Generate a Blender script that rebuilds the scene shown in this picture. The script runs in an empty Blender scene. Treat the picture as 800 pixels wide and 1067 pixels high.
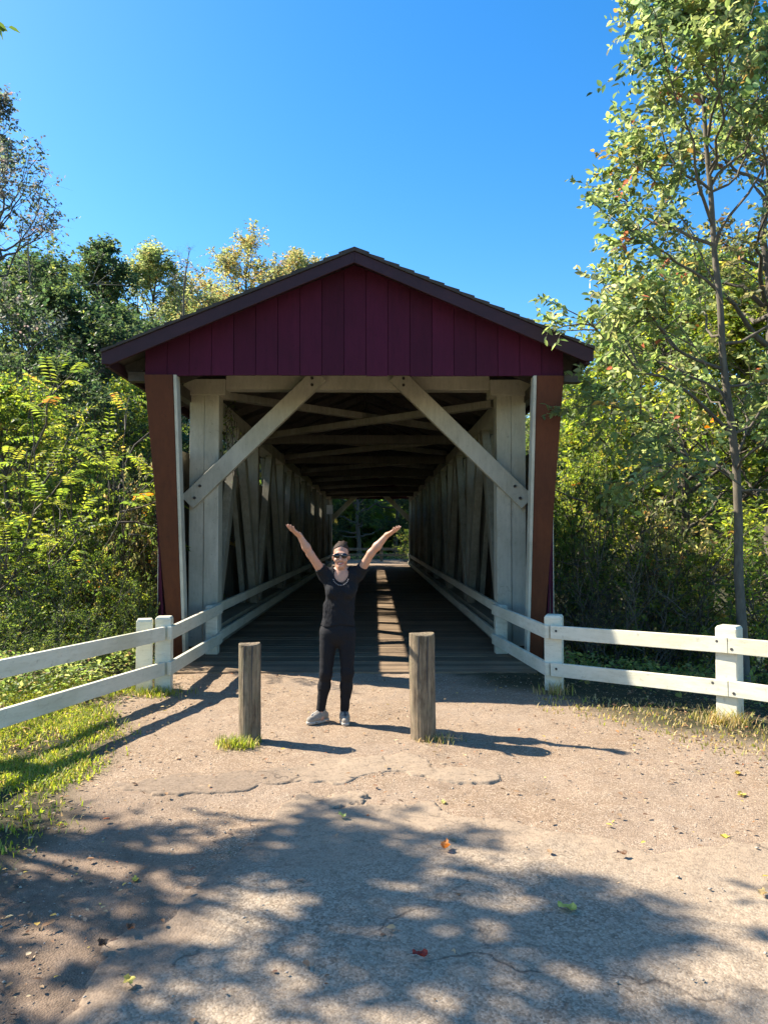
import bpy, math, random
import numpy as np
from mathutils import Vector, Matrix

R = math.radians
scene = bpy.context.scene
COL = scene.collection
AX = -0.26                      # x of the bridge's centre line
SA, SB = 1.0, 0.36             # a shadow falls +SA in x and -SB in y per metre of height

# ------------------------------------------------------------------ noise
_rt = np.random.default_rng(5).random((256, 256))
def vnoise(x, y, f=1.0, seed=0):
    x = np.asarray(x, float) * f + seed * 17.31
    y = np.asarray(y, float) * f + seed * 9.77
    xi = np.floor(x).astype(int); yi = np.floor(y).astype(int)
    fx = x - xi; fy = y - yi
    fx = fx * fx * (3 - 2 * fx); fy = fy * fy * (3 - 2 * fy)
    a = _rt[xi & 255, yi & 255]; b = _rt[(xi + 1) & 255, yi & 255]
    c = _rt[xi & 255, (yi + 1) & 255]; d = _rt[(xi + 1) & 255, (yi + 1) & 255]
    return (a * (1 - fx) + b * fx) * (1 - fy) + (c * (1 - fx) + d * fx) * fy
def fbm(x, y, f=1.0, o=4, seed=0):
    s = 0; a = .5; t = 0
    for k in range(o):
        s = s + a * vnoise(x, y, f * 2 ** k, seed + k); t += a; a *= .5
    return s / t
def sstep(a, b, x):
    t = np.clip((np.asarray(x, float) - a) / (b - a), 0, 1)
    return t * t * (3 - 2 * t)
def nrm(v):
    return v / np.maximum(np.linalg.norm(v, axis=-1, keepdims=True), 1e-9)

# ------------------------------------------------------------------ terrain
def ground_h(x, y):
    x = np.asarray(x, float); y = np.asarray(y, float)
    u = np.abs(x - AX)
    near = (1 - sstep(9.4, 13.5, y))
    side = sstep(3.2, 7.5, u) * sstep(2.0, 7.0, y)
    under = (1 - sstep(2.4, 2.8, u)) * sstep(9.32, 9.8, y) * (1 - sstep(39.6, 40.6, y))
    rav = sstep(9.6, 13.5, y) * (1 - sstep(35.5, 40.2, y))
    h = -1.7 * rav * (1 - .75 * sstep(9, 40, u))
    h = h - .55 * side * near
    h = h - .35 * under
    h = h + .16 * np.clip(y - 70, 0, 70) + .10 * np.clip(-x - 26, 0, 60) * sstep(5, 25, y) + .05 * np.clip(x - 30, 0, 60) * sstep(5, 25, y)
    corridor = 1 - sstep(2.0, 5.0, u)
    h = h + (fbm(x, y, .35, 3, 3) - .5) * .5 * (1 - corridor) + (fbm(x, y, .5, 3, 8) - .5) * .07
    h = h + (fbm(x, y, 3.0, 4, 1) - .5) * .035
    h = h + .05 * sstep(2.0, 3.6, x) * (1 - sstep(8, 10, y)) * sstep(3, 6, y)
    return h

# ------------------------------------------------------------------ mesh helpers
def wloc(o):
    v = np.zeros(3)
    while o is not None:
        v += np.array(o.location); o = o.parent
    return v

def link(name, me, parent=None, mats=()):
    o = bpy.data.objects.new(name, me)
    COL.objects.link(o)
    for m in mats: me.materials.append(m)
    if parent is not None: o.parent = parent
    return o

def np_mesh(name, V, faces, mats=(), parent=None, smooth=False, mi=None, col=None, local=False):
    """faces: list of int arrays (n,k); one mesh object."""
    V = np.asarray(V, np.float32)
    if parent is not None and not local:
        V = V - wloc(parent).astype(np.float32)
    me = bpy.data.meshes.new(name)
    faces = [np.asarray(f, np.int32) for f in faces if len(f)]
    nl = sum(f.size for f in faces); nf = sum(len(f) for f in faces)
    me.vertices.add(len(V)); me.vertices.foreach_set('co', V.ravel())
    me.loops.add(nl); me.polygons.add(nf)
    me.loops.foreach_set('vertex_index', np.concatenate([f.ravel() for f in faces]))
    tot = np.concatenate([np.full(len(f), f.shape[1], np.int32) for f in faces])
    st = np.concatenate([[0], np.cumsum(tot)[:-1]]).astype(np.int32)
    me.polygons.foreach_set('loop_start', st)
    if mi is not None: me.polygons.foreach_set('material_index', np.asarray(mi, np.int32))
    me.update(calc_edges=True)
    if smooth: me.polygons.foreach_set('use_smooth', np.ones(nf, bool))
    if col is not None:
        at = me.color_attributes.new('tint', 'FLOAT_COLOR', 'POINT')
        c = np.ones((len(V), 4), np.float32); c[:, :3] = col
        at.data.foreach_set('color', c.ravel())
    me.validate()
    return link(name, me, parent, mats)

class MB:
    def __init__(s): s.v = []; s.f = []; s.m = []; s.c = []
    def add(s, verts, faces, m=0, c=None):
        b = len(s.v); s.v += [tuple(p) for p in verts]
        s.f += [tuple(i + b for i in f) for f in faces]; s.m += [m] * len(faces)
        s.c += [c or (1, 1, 1)] * len(verts)
        return s
    def box(s, x0, x1, y0, y1, z0, z1, m=0, c=None):
        return s.add([(x0,y0,z0),(x1,y0,z0),(x1,y1,z0),(x0,y1,z0),(x0,y0,z1),(x1,y0,z1),(x1,y1,z1),(x0,y1,z1)],
                     [(0,3,2,1),(4,5,6,7),(0,1,5,4),(1,2,6,5),(2,3,7,6),(3,0,4,7)], m, c)
    def beam(s, p0, p1, w, h, up=(0,0,1), m=0, c=None):
        """w across, h along 'up' (made perpendicular)"""
        p0 = Vector(p0); p1 = Vector(p1); d = (p1 - p0).normalized(); u = Vector(up)
        sd = d.cross(u).normalized(); u = sd.cross(d).normalized()
        v = []
        for p in (p0, p1):
            for a, b in ((-1,-1),(1,-1),(1,1),(-1,1)):
                v.append(p + sd * (a * w / 2) + u * (b * h / 2))
        return s.add(v, [(3,2,1,0),(4,5,6,7),(0,1,5,4),(1,2,6,5),(2,3,7,6),(3,0,4,7)], m, c)
    def prism(s, poly, axis, a, b, m=0, c=None):
        """extrude a 2D polygon along axis 'x' or 'y' or 'z'"""
        n = len(poly)
        def P(p, t): return {'x': (t, p[0], p[1]), 'y': (p[0], t, p[1]), 'z': (p[0], p[1], t)}[axis]
        v = [P(p, a) for p in poly] + [P(p, b) for p in poly]
        f = [tuple(range(n)), tuple(range(2*n-1, n-1, -1))] + [(i, i+n, (i+1) % n + n, (i+1) % n) for i in range(n)]
        return s.add(v, f, m, c)
    def tube(s, pts, rs, n=8, m=0, c=None):
        P = np.array([pts], float); Rr = np.array([rs if hasattr(rs, '__len__') else [rs] * len(pts)], float)
        V, F = tubes(P, Rr, n)
        k = len(pts)
        s.add(V, [tuple(f) for f in F] + [tuple(range(n)), tuple(range(k*n-1, (k-1)*n-1, -1))], m, c)
        return s
    def build(s, name, mats, parent=None, bevel=0, smooth=False, fixn=True):
        if not isinstance(mats, (list, tuple)): mats = [mats]
        off = wloc(parent) if parent is not None else np.zeros(3)
        me = bpy.data.meshes.new(name)
        me.from_pydata([tuple(np.array(p) - off) for p in s.v], [], s.f)
        me.polygons.foreach_set('material_index', np.array(s.m, np.int32))
        at = me.color_attributes.new('tint', 'FLOAT_COLOR', 'POINT')
        c = np.ones((len(s.v), 4), np.float32); c[:, :3] = np.array(s.c)
        at.data.foreach_set('color', c.ravel())
        if fixn:
            import bmesh
            bm = bmesh.new(); bm.from_mesh(me); bmesh.ops.recalc_face_normals(bm, faces=bm.faces); bm.to_mesh(me); bm.free()
        if smooth: me.polygons.foreach_set('use_smooth', np.ones(len(me.polygons), bool))
        o = link(name, me, parent, mats)
        if bevel:
            b = o.modifiers.new('bevel', 'BEVEL'); b.width = bevel; b.segments = 2; b.limit_method = 'ANGLE'
        return o

def tubes(P, Rr, s):
    """P (n,k,3), Rr (n,k) -> verts, quads"""
    n, k, _ = P.shape
    T = nrm(np.gradient(P, axis=1))
    ref = np.where(np.abs(T[..., 2:3]) > .9, np.array([1., 0, 0]), np.array([0, 0, 1.]))
    N = nrm(np.cross(T, ref)); B = np.cross(T, N)
    a = np.arange(s) * 2 * np.pi / s
    V = P[:, :, None, :] + Rr[:, :, None, None] * (np.cos(a)[None, None, :, None] * N[:, :, None, :] + np.sin(a)[None, None, :, None] * B[:, :, None, :])
    idx = np.arange(n * k * s).reshape(n, k, s)
    nx = np.roll(idx, -1, axis=2)
    F = np.stack([idx[:, :-1], nx[:, :-1], nx[:, 1:], idx[:, 1:]], -1).reshape(-1, 4)
    return V.reshape(-1, 3), F

def tag(o, label=None, cat=None, group=None, kind=None):
    if label: o['label'] = label
    if cat: o['category'] = cat
    if group: o['group'] = group
    if kind: o['kind'] = kind
    return o
def thing(name, loc, label, cat, group=None):
    o = bpy.data.objects.new(name, None); COL.objects.link(o); o.location = loc
    o.empty_display_size = .2
    return tag(o, label, cat, group)

# ------------------------------------------------------------------ materials
def newmat(name):
    m = bpy.data.materials.new(name); m.use_nodes = True
    nt = m.node_tree; b = nt.nodes['Principled BSDF']
    return m, nt, b
def N(nt, t, **kw):
    n = nt.nodes.new(t)
    for k, v in kw.items():
        if k in ('loc',): continue
        if k.startswith('i_'): n.inputs[k[2:].replace('_', ' ')].default_value = v
        else: setattr(n, k, v)
    return n
def ramp(nt, fac, stops):
    r = nt.nodes.new('ShaderNodeValToRGB'); e = r.color_ramp.elements
    while len(e) < len(stops): e.new(.5)
    for el, (p, c) in zip(e, stops): el.position = p; el.color = (*c, 1)
    nt.links.new(fac, r.inputs['Fac']); return r
def mixc(nt, fac, a, b, mode='MIX'):
    m = nt.nodes.new('ShaderNodeMix'); m.data_type = 'RGBA'; m.blend_type = mode
    for sock, v in ((m.inputs[0], fac), (m.inputs[6], a), (m.inputs[7], b)):
        if hasattr(v, 'is_linked') or isinstance(v, bpy.types.NodeSocket): nt.links.new(v, sock)
        elif isinstance(v, (int, float)): sock.default_value = v
        else: sock.default_value = (*v, 1)
    return m.outputs[2]
def geom_pos(nt, scale=(1, 1, 1)):
    g = N(nt, 'ShaderNodeNewGeometry'); mp = N(nt, 'ShaderNodeMapping'); mp.inputs['Scale'].default_value = scale
    nt.links.new(g.outputs['Position'], mp.inputs['Vector']); return mp.outputs['Vector']
def noise(nt, vec, scale, detail=5, rough=.6):
    n = N(nt, 'ShaderNodeTexNoise'); n.inputs['Scale'].default_value = scale; n.inputs['Detail'].default_value = detail; n.inputs['Roughness'].default_value = rough
    nt.links.new(vec, n.inputs['Vector']); return n.outputs['Fac']
def bump(nt, bsdf, h, strength=.3, dist=.01):
    b = N(nt, 'ShaderNodeBump'); b.inputs['Strength'].default_value = strength; b.inputs['Distance'].default_value = dist
    nt.links.new(h, b.inputs['Height']); nt.links.new(b.outputs['Normal'], bsdf.inputs['Normal'])

def painted_wood(name, c1, c2, dirt, dirt_amt=.6, stretch=(9, 9, 1.2), rough=.6):
    m, nt, b = newmat(name)
    v = geom_pos(nt, stretch); v2 = geom_pos(nt)
    n1 = noise(nt, v, 2.2, 6, .65); n2 = noise(nt, v2, 1.3, 5); n3 = noise(nt, v2, 14, 5, .7)
    base = ramp(nt, n1, [(.3, c1), (.7, c2)]).outputs['Color']
    f = ramp(nt, n2, [(.42, (0,0,0)), (.75, (dirt_amt,)*3)]).outputs['Color']
    col = mixc(nt, f, base, dirt)
    f2 = ramp(nt, n3, [(.60, (0,0,0)), (.72, (.5,)*3)]).outputs['Color']
    col = mixc(nt, f2, col, tuple(x * .45 for x in dirt))
    n4 = noise(nt, geom_pos(nt, tuple(1.5 + 5 * (q > 5) for q in stretch)), 4.5, 6, .75)
    col = mixc(nt, ramp(nt, n4, [(.5, (0,0,0)), (.74, (.4,)*3)]).outputs['Color'], col, tuple(x * .8 for x in dirt))
    at = N(nt, 'ShaderNodeAttribute', attribute_name='tint')
    col = mixc(nt, 1.0, col, at.outputs['Color'], 'MULTIPLY')
    nt.links.new(col, b.inputs['Base Color']); b.inputs['Roughness'].default_value = rough
    b.inputs['Specular IOR Level'].default_value = .3
    bump(nt, b, n1, .35, .006)
    return m
M = {}
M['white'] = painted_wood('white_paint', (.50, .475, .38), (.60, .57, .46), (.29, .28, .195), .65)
M['white_in'] = painted_wood('shaded_white_paint', (.24, .225, .17), (.35, .33, .255), (.12, .112, .075), .75)  # darker copy of the white paint, interior shade put into the colour
M['fence_white'] = painted_wood('fence_white_paint', (.62, .59, .45), (.72, .69, .55), (.38, .35, .21), .55, (1.2, 1.2, 9))
M['red'] = painted_wood('barn_red_paint', (.056, .0052, .0205), (.074, .0070, .0260), (.037, .0048, .0140), .5, (7, 7, .8), .85)  # purple of lens flare tinted into the red
M['red_warm'] = painted_wood('warm_lit_red_paint', (.095, .026, .009), (.130, .038, .013), (.060, .019, .009), .6, (7, 7, .8), .65)  # same red paint, with warm ground bounce put into the colour
M['fascia'] = painted_wood('fascia_paint', (.036, .014, .019), (.050, .019, .025), (.026, .012, .015), .5, (2, 2, 6), .6)
M['shingle'] = painted_wood('shingles', (.045, .036, .032), (.085, .068, .058), (.05, .05, .035), .6, (3, 5, 3), .85)
M['inside'] = painted_wood('interior_boards', (.075, .068, .05), (.125, .113, .085), (.038, .034, .025), .7, (10, 10, 1))
M['soffit'] = painted_wood('roof_underside', (.085, .076, .066), (.135, .122, .105), (.045, .04, .034), .7, (6, 1, 6))
M['brace'] = painted_wood('brace_paint', (.15, .138, .11), (.23, .215, .17), (.08, .074, .055), .7)
M['deck'] = painted_wood('deck_planks', (.15, .105, .066), (.25, .18, .115), (.085, .06, .04), .6, (1, 10, 4), .8)
M['post'] = None
M['iron'] = newmat('iron_bolt')[0]; M['iron'].node_tree.nodes['Principled BSDF'].inputs['Base Color'].default_value = (.05, .045, .04, 1); M['iron'].node_tree.nodes['Principled BSDF'].inputs['Roughness'].default_value = .7

def bollard_mat():
    m, nt, b = newmat('weathered_timber')
    v = geom_pos(nt, (22, 22, 1.6)); v2 = geom_pos(nt)
    n1 = noise(nt, v, 2.0, 7, .7); n2 = noise(nt, v2, 5, 5)
    col = ramp(nt, n1, [(.3, (.075, .052, .032)), (.5, (.195, .145, .088)), (.72, (.32, .25, .16))]).outputs['Color']
    f = ramp(nt, n2, [(.5, (0,0,0)), (.8, (.6,)*3)]).outputs['Color']
    col = mixc(nt, f, col, (.14, .135, .065))
    n5 = noise(nt, geom_pos(nt, (7, 7, 3.2)), 1.4, 6, .7); col = mixc(nt, 1.0, col, ramp(nt, n5, [(.32, (.5, .46, .42)), (.5, (1, 1, 1)), (.7, (1.35, 1.3, 1.2))]).outputs['Color'], 'MULTIPLY')
    nt.links.new(col, b.inputs['Base Color']); b.inputs['Roughness'].default_value = .9
    bump(nt, b, n1, 1.0, .02); return m
M['bollard'] = bollard_mat()

def asphalt_mat():
    m, nt, b = newmat('worn_asphalt')
    v = geom_pos(nt)
    big = noise(nt, v, .9, 4); mid = noise(nt, v, 9, 5, .7)
    vo = N(nt, 'ShaderNodeTexVoronoi'); vo.inputs['Scale'].default_value = 95; nt.links.new(v, vo.inputs['Vector'])
    stone = ramp(nt, vo.outputs['Color'], [(.15, (.18, .138, .094)), (.5, (.305, .238, .166)), (.85, (.42, .34, .25))]).outputs['Color']
    f = ramp(nt, big, [(.35, (0,0,0)), (.7, (.7,)*3)]).outputs['Color']
    col = mixc(nt, f, stone, (.35, .272, .19))
    f2 = ramp(nt, mid, [(.55, (0,0,0)), (.75, (.55,)*3)]).outputs['Color']
    col = mixc(nt, f2, col, (.15, .108, .08))
    at = N(nt, 'ShaderNodeAttribute', attribute_name='tint'); sp = N(nt, 'ShaderNodeSeparateColor'); nt.links.new(at.outputs['Color'], sp.inputs[0])
    dn = N(nt, 'ShaderNodeMath', operation='MULTIPLY_ADD'); nt.links.new(noise(nt, v, 3.5, 7, .75), dn.inputs[0]); dn.inputs[1].default_value = 2.2; nt.links.new(sp.outputs[0], dn.inputs[2])
    dust = ramp(nt, dn.outputs[0], [(1.15, (0,0,0)), (1.0, (0,0,0))]); dust.color_ramp.elements[0].position = .0
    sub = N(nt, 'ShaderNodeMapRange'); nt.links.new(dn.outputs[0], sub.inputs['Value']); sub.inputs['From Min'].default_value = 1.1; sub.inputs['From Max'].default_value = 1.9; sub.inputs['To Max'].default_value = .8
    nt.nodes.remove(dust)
    col = mixc(nt, sub.outputs[0], col, mixc(nt, sp.outputs[1], (.31, .232, .158), (.20, .145, .10)))  # g: dust turns to the browner soil tone that carries painted shade
    gr = noise(nt, v, 30, 8, .8); col = mixc(nt, 1.0, col, ramp(nt, gr, [(.36, (.62, .60, .58)), (.52, (1, 1, 1)), (.68, (1.0, .98, .95))]).outputs['Color'], 'MULTIPLY')
    # cracks
    ds = N(nt, 'ShaderNodeTexNoise'); ds.inputs['Scale'].default_value = 2.6; ds.inputs['Detail'].default_value = 6; nt.links.new(v, ds.inputs['Vector'])
    va = N(nt, 'ShaderNodeVectorMath', operation='SCALE'); nt.links.new(ds.outputs['Color'], va.inputs[0]); va.inputs['Scale'].default_value = .75
    vb = N(nt, 'ShaderNodeVectorMath', operation='ADD'); nt.links.new(v, vb.inputs[0]); nt.links.new(va.outputs[0], vb.inputs[1])
    cr = N(nt, 'ShaderNodeTexVoronoi', feature='DISTANCE_TO_EDGE'); cr.inputs['Scale'].default_value = .85; nt.links.new(vb.outputs[0], cr.inputs['Vector'])
    crr = ramp(nt, cr.outputs['Distance'], [(.0, (1,1,1)), (.014, (0,0,0))]).outputs['Color']
    brk = ramp(nt, noise(nt, v, 1.9, 3), [(.46, (0,0,0)), (.60, (.8,)*3)]).outputs['Color']
    crf = mixc(nt, 1.0, crr, brk, 'MULTIPLY')
    col = mixc(nt, crf, col, (.06, .045, .035))
    nt.links.new(col, b.inputs['Base Color']); b.inputs['Roughness'].default_value = .92; b.inputs['Specular IOR Level'].default_value = .25
    h1 = N(nt, 'ShaderNodeMath', operation='MULTIPLY_ADD'); nt.links.new(vo.outputs['Distance'], h1.inputs[0]); h1.inputs[1].default_value = -.5; nt.links.new(mid, h1.inputs[2])
    h2 = N(nt, 'ShaderNodeMath', operation='SUBTRACT'); nt.links.new(h1.outputs[0], h2.inputs[0]); nt.links.new(crf, h2.inputs[1])
    bump(nt, b, h2.outputs[0], .55, .008); return m
M['asphalt'] = asphalt_mat()

def dirt_mat():
    m, nt, b = newmat('packed_dirt')
    v = geom_pos(nt)
    big = noise(nt, v, .8, 4); mid = noise(nt, v, 7, 6, .7)
    vo = N(nt, 'ShaderNodeTexVoronoi'); vo.inputs['Scale'].default_value = 120; nt.links.new(v, vo.inputs['Vector'])
    peb = ramp(nt, vo.outputs['Color'], [(.2, (.18, .125, .08)), (.6, (.305, .222, .148)), (.9, (.45, .352, .255))]).outputs['Color']
    col = mixc(nt, ramp(nt, mid, [(.4, (0,0,0)), (.7, (.75,)*3)]).outputs['Color'], peb, (.215, .145, .092))
    col = mixc(nt, ramp(nt, big, [(.4, (0,0,0)), (.75, (.5,)*3)]).outputs['Color'], col, (.34, .27, .205))
    gr = noise(nt, v, 38, 8, .8); col = mixc(nt, 1.0, col, ramp(nt, gr, [(.33, (.62, .60, .58)), (.5, (1, 1, 1)), (.68, (1.0, .98, .95))]).outputs['Color'], 'MULTIPLY')
    at = N(nt, 'ShaderNodeAttribute', attribute_name='tint')     # r: forest soil, g: browner soil with tree shade painted in
    sp = N(nt, 'ShaderNodeSeparateColor'); nt.links.new(at.outputs['Color'], sp.inputs[0])
    soil = ramp(nt, mid, [(.3, (.028, .026, .014)), (.6, (.06, .055, .026)), (.8, (.10, .08, .045))]).outputs['Color']
    shaded_soil = ramp(nt, mid, [(.3, (.105, .074, .050)), (.55, (.18, .128, .088)), (.75, (.27, .20, .14))]).outputs['Color']
    shaded_soil = mixc(nt, 1.0, shaded_soil, ramp(nt, gr, [(.33, (.6, .58, .56)), (.5, (1, 1, 1)), (.68, (1.15, 1.1, 1.05))]).outputs['Color'], 'MULTIPLY')
    col = mixc(nt, sp.outputs[1], col, shaded_soil)
    col = mixc(nt, sp.outputs[0], col, soil)
    nt.links.new(col, b.inputs['Base Color']); b.inputs['Roughness'].default_value = .95; b.inputs['Specular IOR Level'].default_value = .2
    h = N(nt, 'ShaderNodeMath', operation='MULTIPLY_ADD'); nt.links.new(vo.outputs['Distance'], h.inputs[0]); h.inputs[1].default_value = -.7; nt.links.new(mid, h.inputs[2])
    bump(nt, b, h.outputs[0], .6, .009); return m
M['dirt'] = dirt_mat()

def leaf_mat(name, trans=.54, rough=.5):
    m, nt, b = newmat(name)
    at = N(nt, 'ShaderNodeAttribute', attribute_name='tint')
    nt.links.new(at.outputs['Color'], b.inputs['Base Color']); b.inputs['Roughness'].default_value = rough; b.inputs['Specular IOR Level'].default_value = .3
    tr = N(nt, 'ShaderNodeBsdfTranslucent'); hs = N(nt, 'ShaderNodeHueSaturation'); hs.inputs['Hue'].default_value = .485; hs.inputs['Saturation'].default_value = 1.15; hs.inputs['Value'].default_value = 2.3
    nt.links.new(at.outputs['Color'], hs.inputs['Color']); nt.links.new(hs.outputs['Color'], tr.inputs['Color'])
    mx = N(nt, 'ShaderNodeMixShader'); mx.inputs['Fac'].default_value = trans
    nt.links.new(b.outputs[0], mx.inputs[1]); nt.links.new(tr.outputs[0], mx.inputs[2])
    nt.links.new(mx.outputs[0], nt.nodes['Material Output'].inputs['Surface'])
    return m
M['leaf'] = leaf_mat('leaf'); M['grass'] = leaf_mat('grass_blade', .4, .6); M['dry_leaf'] = leaf_mat('dry_leaf', .15, .7)

def bark_mat(name, c1, c2):
    m, nt, b = newmat(name)
    g = N(nt, 'ShaderNodeTexCoord'); mp = N(nt, 'ShaderNodeMapping'); mp.inputs['Scale'].default_value = (9, 9, 2.2)
    nt.links.new(g.outputs['Object'], mp.inputs['Vector'])
    n1 = noise(nt, mp.outputs['Vector'], 2, 7, .7)
    nt.links.new(ramp(nt, n1, [(.35, c1), (.68, c2)]).outputs['Color'], b.inputs['Base Color']); b.inputs['Roughness'].default_value = .9
    bump(nt, b, n1, .6, .01); return m
M['bark'] = bark_mat('bark', (.055, .045, .034), (.16, .135, .10))
M['bark_grey'] = bark_mat('grey_bark', (.075, .062, .045), (.17, .145, .105))
M['bark_pale'] = bark_mat('pale_bark', (.10, .088, .066), (.25, .22, .165))

def simple(name, c, rough=.6, spec=.4, var=.2, sc=60, metal=0, sss=0):
    m, nt, b = newmat(name)
    v = geom_pos(nt); n1 = noise(nt, v, sc, 4)
    nt.links.new(ramp(nt, n1, [(.3, tuple(x * (1 - var) for x in c)), (.7, tuple(min(1, x * (1 + var)) for x in c))]).outputs['Color'], b.inputs['Base Color'])
    b.inputs['Roughness'].default_value = rough; b.inputs['Specular IOR Level'].default_value = spec; b.inputs['Metallic'].default_value = metal
    if sss: b.inputs['Subsurface Weight'].default_value = sss; b.inputs['Subsurface Radius'].default_value = (.01, .004, .002)
    return m
M['skin'] = simple('skin', (.50, .265, .175), .5, .35, .08, 30)
M['tee'] = simple('black_jersey', (.014, .014, .016), .9, .15, .25, 90)
_b = M['tee'].node_tree; bump(_b, _b.nodes['Principled BSDF'], noise(_b, geom_pos(_b, (1, 1, .5)), 17, 3), .9, .02)
M['leggings'] = simple('black_stretch_fabric', (.011, .011, .013), .8, .18, .2, 120)
_b = M['leggings'].node_tree; bump(_b, _b.nodes['Principled BSDF'], noise(_b, geom_pos(_b, (1, 1, 2.5)), 13, 3), .6, .012)
M['hair'] = simple('brown_hair', (.05, .030, .020), .7, .2, .5, 160)
_b = M['hair'].node_tree; bump(_b, _b.nodes['Principled BSDF'], noise(_b, geom_pos(_b, (160, 25, 60)), 1, 3), .8, .01)
M['lens'] = simple('dark_lens', (.006, .005, .006), .08, .6, .1, 10)
M['lips'] = simple('lips', (.38, .13, .12), .4, .4, .1, 50)
M['teeth'] = simple('teeth', (.75, .72, .66), .3, .5, .05, 50)
M['shoe'] = simple('grey_shoe_mesh', (.27, .235, .19), .8, .3, .3, 130)
M['shoe_dark'] = simple('dark_shoe_laces', (.05, .05, .055), .7, .3, .3, 130)
M['sole'] = simple('pale_sole', (.40, .37, .32), .7, .3, .15, 60)
M['silver'] = simple('grey_beads', (.22, .21, .21), .45, .5, .3, 120)
M['sign'] = simple('sign_face', (.7, .7, .67), .5, .4, .1, 10)
M['rock'] = simple('stone', (.36, .30, .235), .9, .3, .35, 25)
M['concrete'] = simple('abutment_concrete', (.30, .29, .26), .9, .3, .25, 4)
m, nt, b = newmat('creek_water'); b.inputs['Base Color'].default_value = (.05, .055, .045, 1); b.inputs['Roughness'].default_value = .08
bump(nt, b, noise(nt, geom_pos(nt), 3, 4), .25, .03); M['water'] = m

# ------------------------------------------------------------------ ground, road, creek
def axis(spans):
    out = []
    for a, b, st in spans: out.append(np.arange(a, b, st))
    return np.unique(np.round(np.concatenate(out), 4))
gx = axis([(-400,-60,20), (-60,-14,2), (-14,-4.5,.4), (-4.5,4.5,.045), (4.5,14,.4), (14,60,2), (60,401,20)])
gy = axis([(-60,-2,4), (-2,2,.25), (2,9.6,.045), (9.6,16,.2), (16,44,.6), (44,140,3), (140,500,20)])
X, Y = np.meshgrid(gx, gy, indexing='ij')
Z = ground_h(X, Y)
Z = Z + (fbm(X, Y, 12, 2, 4) - .5) * .014
# forest floor mask: soil off the worn path
u = X - AX
edge = fbm(X, Y, .9, 4, 12) - .5
soil = np.maximum(sstep(-.25, .35, -(u + 2.35 + .18 * (Y - 8)) + edge * .9), 0)           # bank on one side of the path
soil = np.maximum(soil, sstep(-.3, .4, (u - 3.1 + .55 * (Y - 6.2)) * .8 + edge * 1.2) * sstep(5.6, 6.5, Y))
soil = np.maximum(soil, sstep(9.3, 10, Y) * (1 - sstep(40, 41, Y)))
soil = np.maximum(soil, sstep(3.2, 5, np.abs(u)) * sstep(40, 41, Y))
soil = np.maximum(soil, sstep(46, 50, Y))
soil = np.maximum(soil, sstep(5, 8, np.abs(u)))
nx, ny = X.shape
idx = np.arange(nx * ny).reshape(nx, ny)
F = np.stack([idx[:-1, :-1], idx[1:, :-1], idx[1:, 1:], idx[:-1, 1:]], -1).reshape(-1, 4)
shaded_soil = sstep(-.6, .8, -(X + .95 + .25 * (Y - 3.4)) + (fbm(X, Y, 1.6, 4, 61) - .5) * 1.5) * sstep(5.3, 4.3, Y)  # browner soil, with part of the tree shade put into its colour
tint = np.stack([soil.ravel(), shaded_soil.ravel(), soil.ravel() * 0], -1)
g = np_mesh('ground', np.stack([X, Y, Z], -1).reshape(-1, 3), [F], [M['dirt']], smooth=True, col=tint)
tag(g, kind='structure')

def road_mask(x, y):
    e = (fbm(x, y, 2.2, 5, 21) - .5)
    yb = np.interp(x, [-3, -1.3, -.9, -.5, .0, .4, .85, 1.22, 1.45, 1.6, 2.2, 5], [1.2, 2.2, 3.3, 4.72, 4.78, 4.84, 4.72, 4.5, 4.2, 4.25, 4.55, 4.4])
    m = (yb - y) + e * (.75 + .9 * sstep(-.3, -.7, x) * (1 - sstep(4.5, 4.9, y))) + (fbm(x, y, 9, 3, 24) - .5) * .12
    gap = np.exp(-(((x - 1.5) * .9) ** 2 + ((y - (4.35 - .25 * (x - 1.5))) * 3.2) ** 2)) * .55
    m = m - gap
    for cx, cy, rx, ry, sl in ((-1.0, 5.2, .72, .22, .16), (-.02, 5.5, .50, .20, -.02), (.50, 5.3, .55, .17, -.1)):
        yy = y - cy - sl * (x - cx)
        d = (1 - np.sqrt(((x - cx) / rx) ** 2 + (yy / ry) ** 2)) * min(rx, ry)
        m = np.maximum(m, d + e * .42 + (fbm(x, y, 9, 3, 25) - .5) * .08)
    return m
rx_ = np.arange(-3.6, 5.2, .016); ry_ = np.concatenate([np.arange(1.2, 3.9, .03), np.arange(3.9, 5.9, .013)])
X, Y = np.meshgrid(rx_, ry_, indexing='ij')
mk = road_mask(X, Y)
Zr = ground_h(X, Y) * .75 + (.018 - .007 * sstep(4.85, 5.0, Y) - .009 * sstep(-.2, -.6, X) * (1 - sstep(4.6, 4.9, Y))) * sstep(-.02, .012, mk) - .03 * (1 - sstep(-.012, .0, mk))
Zr += (fbm(X, Y, 4, 4, 31) - .5) * .014 + (fbm(X, Y, 25, 2, 33) - .5) * .004
nx, ny = X.shape; idx = np.arange(nx * ny).reshape(nx, ny)
keep = (mk > -.16)
kf = keep[:-1, :-1] & keep[1:, :-1] & keep[1:, 1:] & keep[:-1, 1:]
F = np.stack([idx[:-1, :-1], idx[1:, :-1], idx[1:, 1:], idx[:-1, 1:]], -1)[kf]
used = np.unique(F); remap = np.zeros(nx * ny, int); remap[used] = np.arange(len(used))
dust = (1 - sstep(.0, 1.3, mk)).ravel()[used]
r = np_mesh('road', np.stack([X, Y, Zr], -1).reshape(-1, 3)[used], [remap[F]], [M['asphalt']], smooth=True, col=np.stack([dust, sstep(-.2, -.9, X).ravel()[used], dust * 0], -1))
tag(r, kind='structure')
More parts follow.
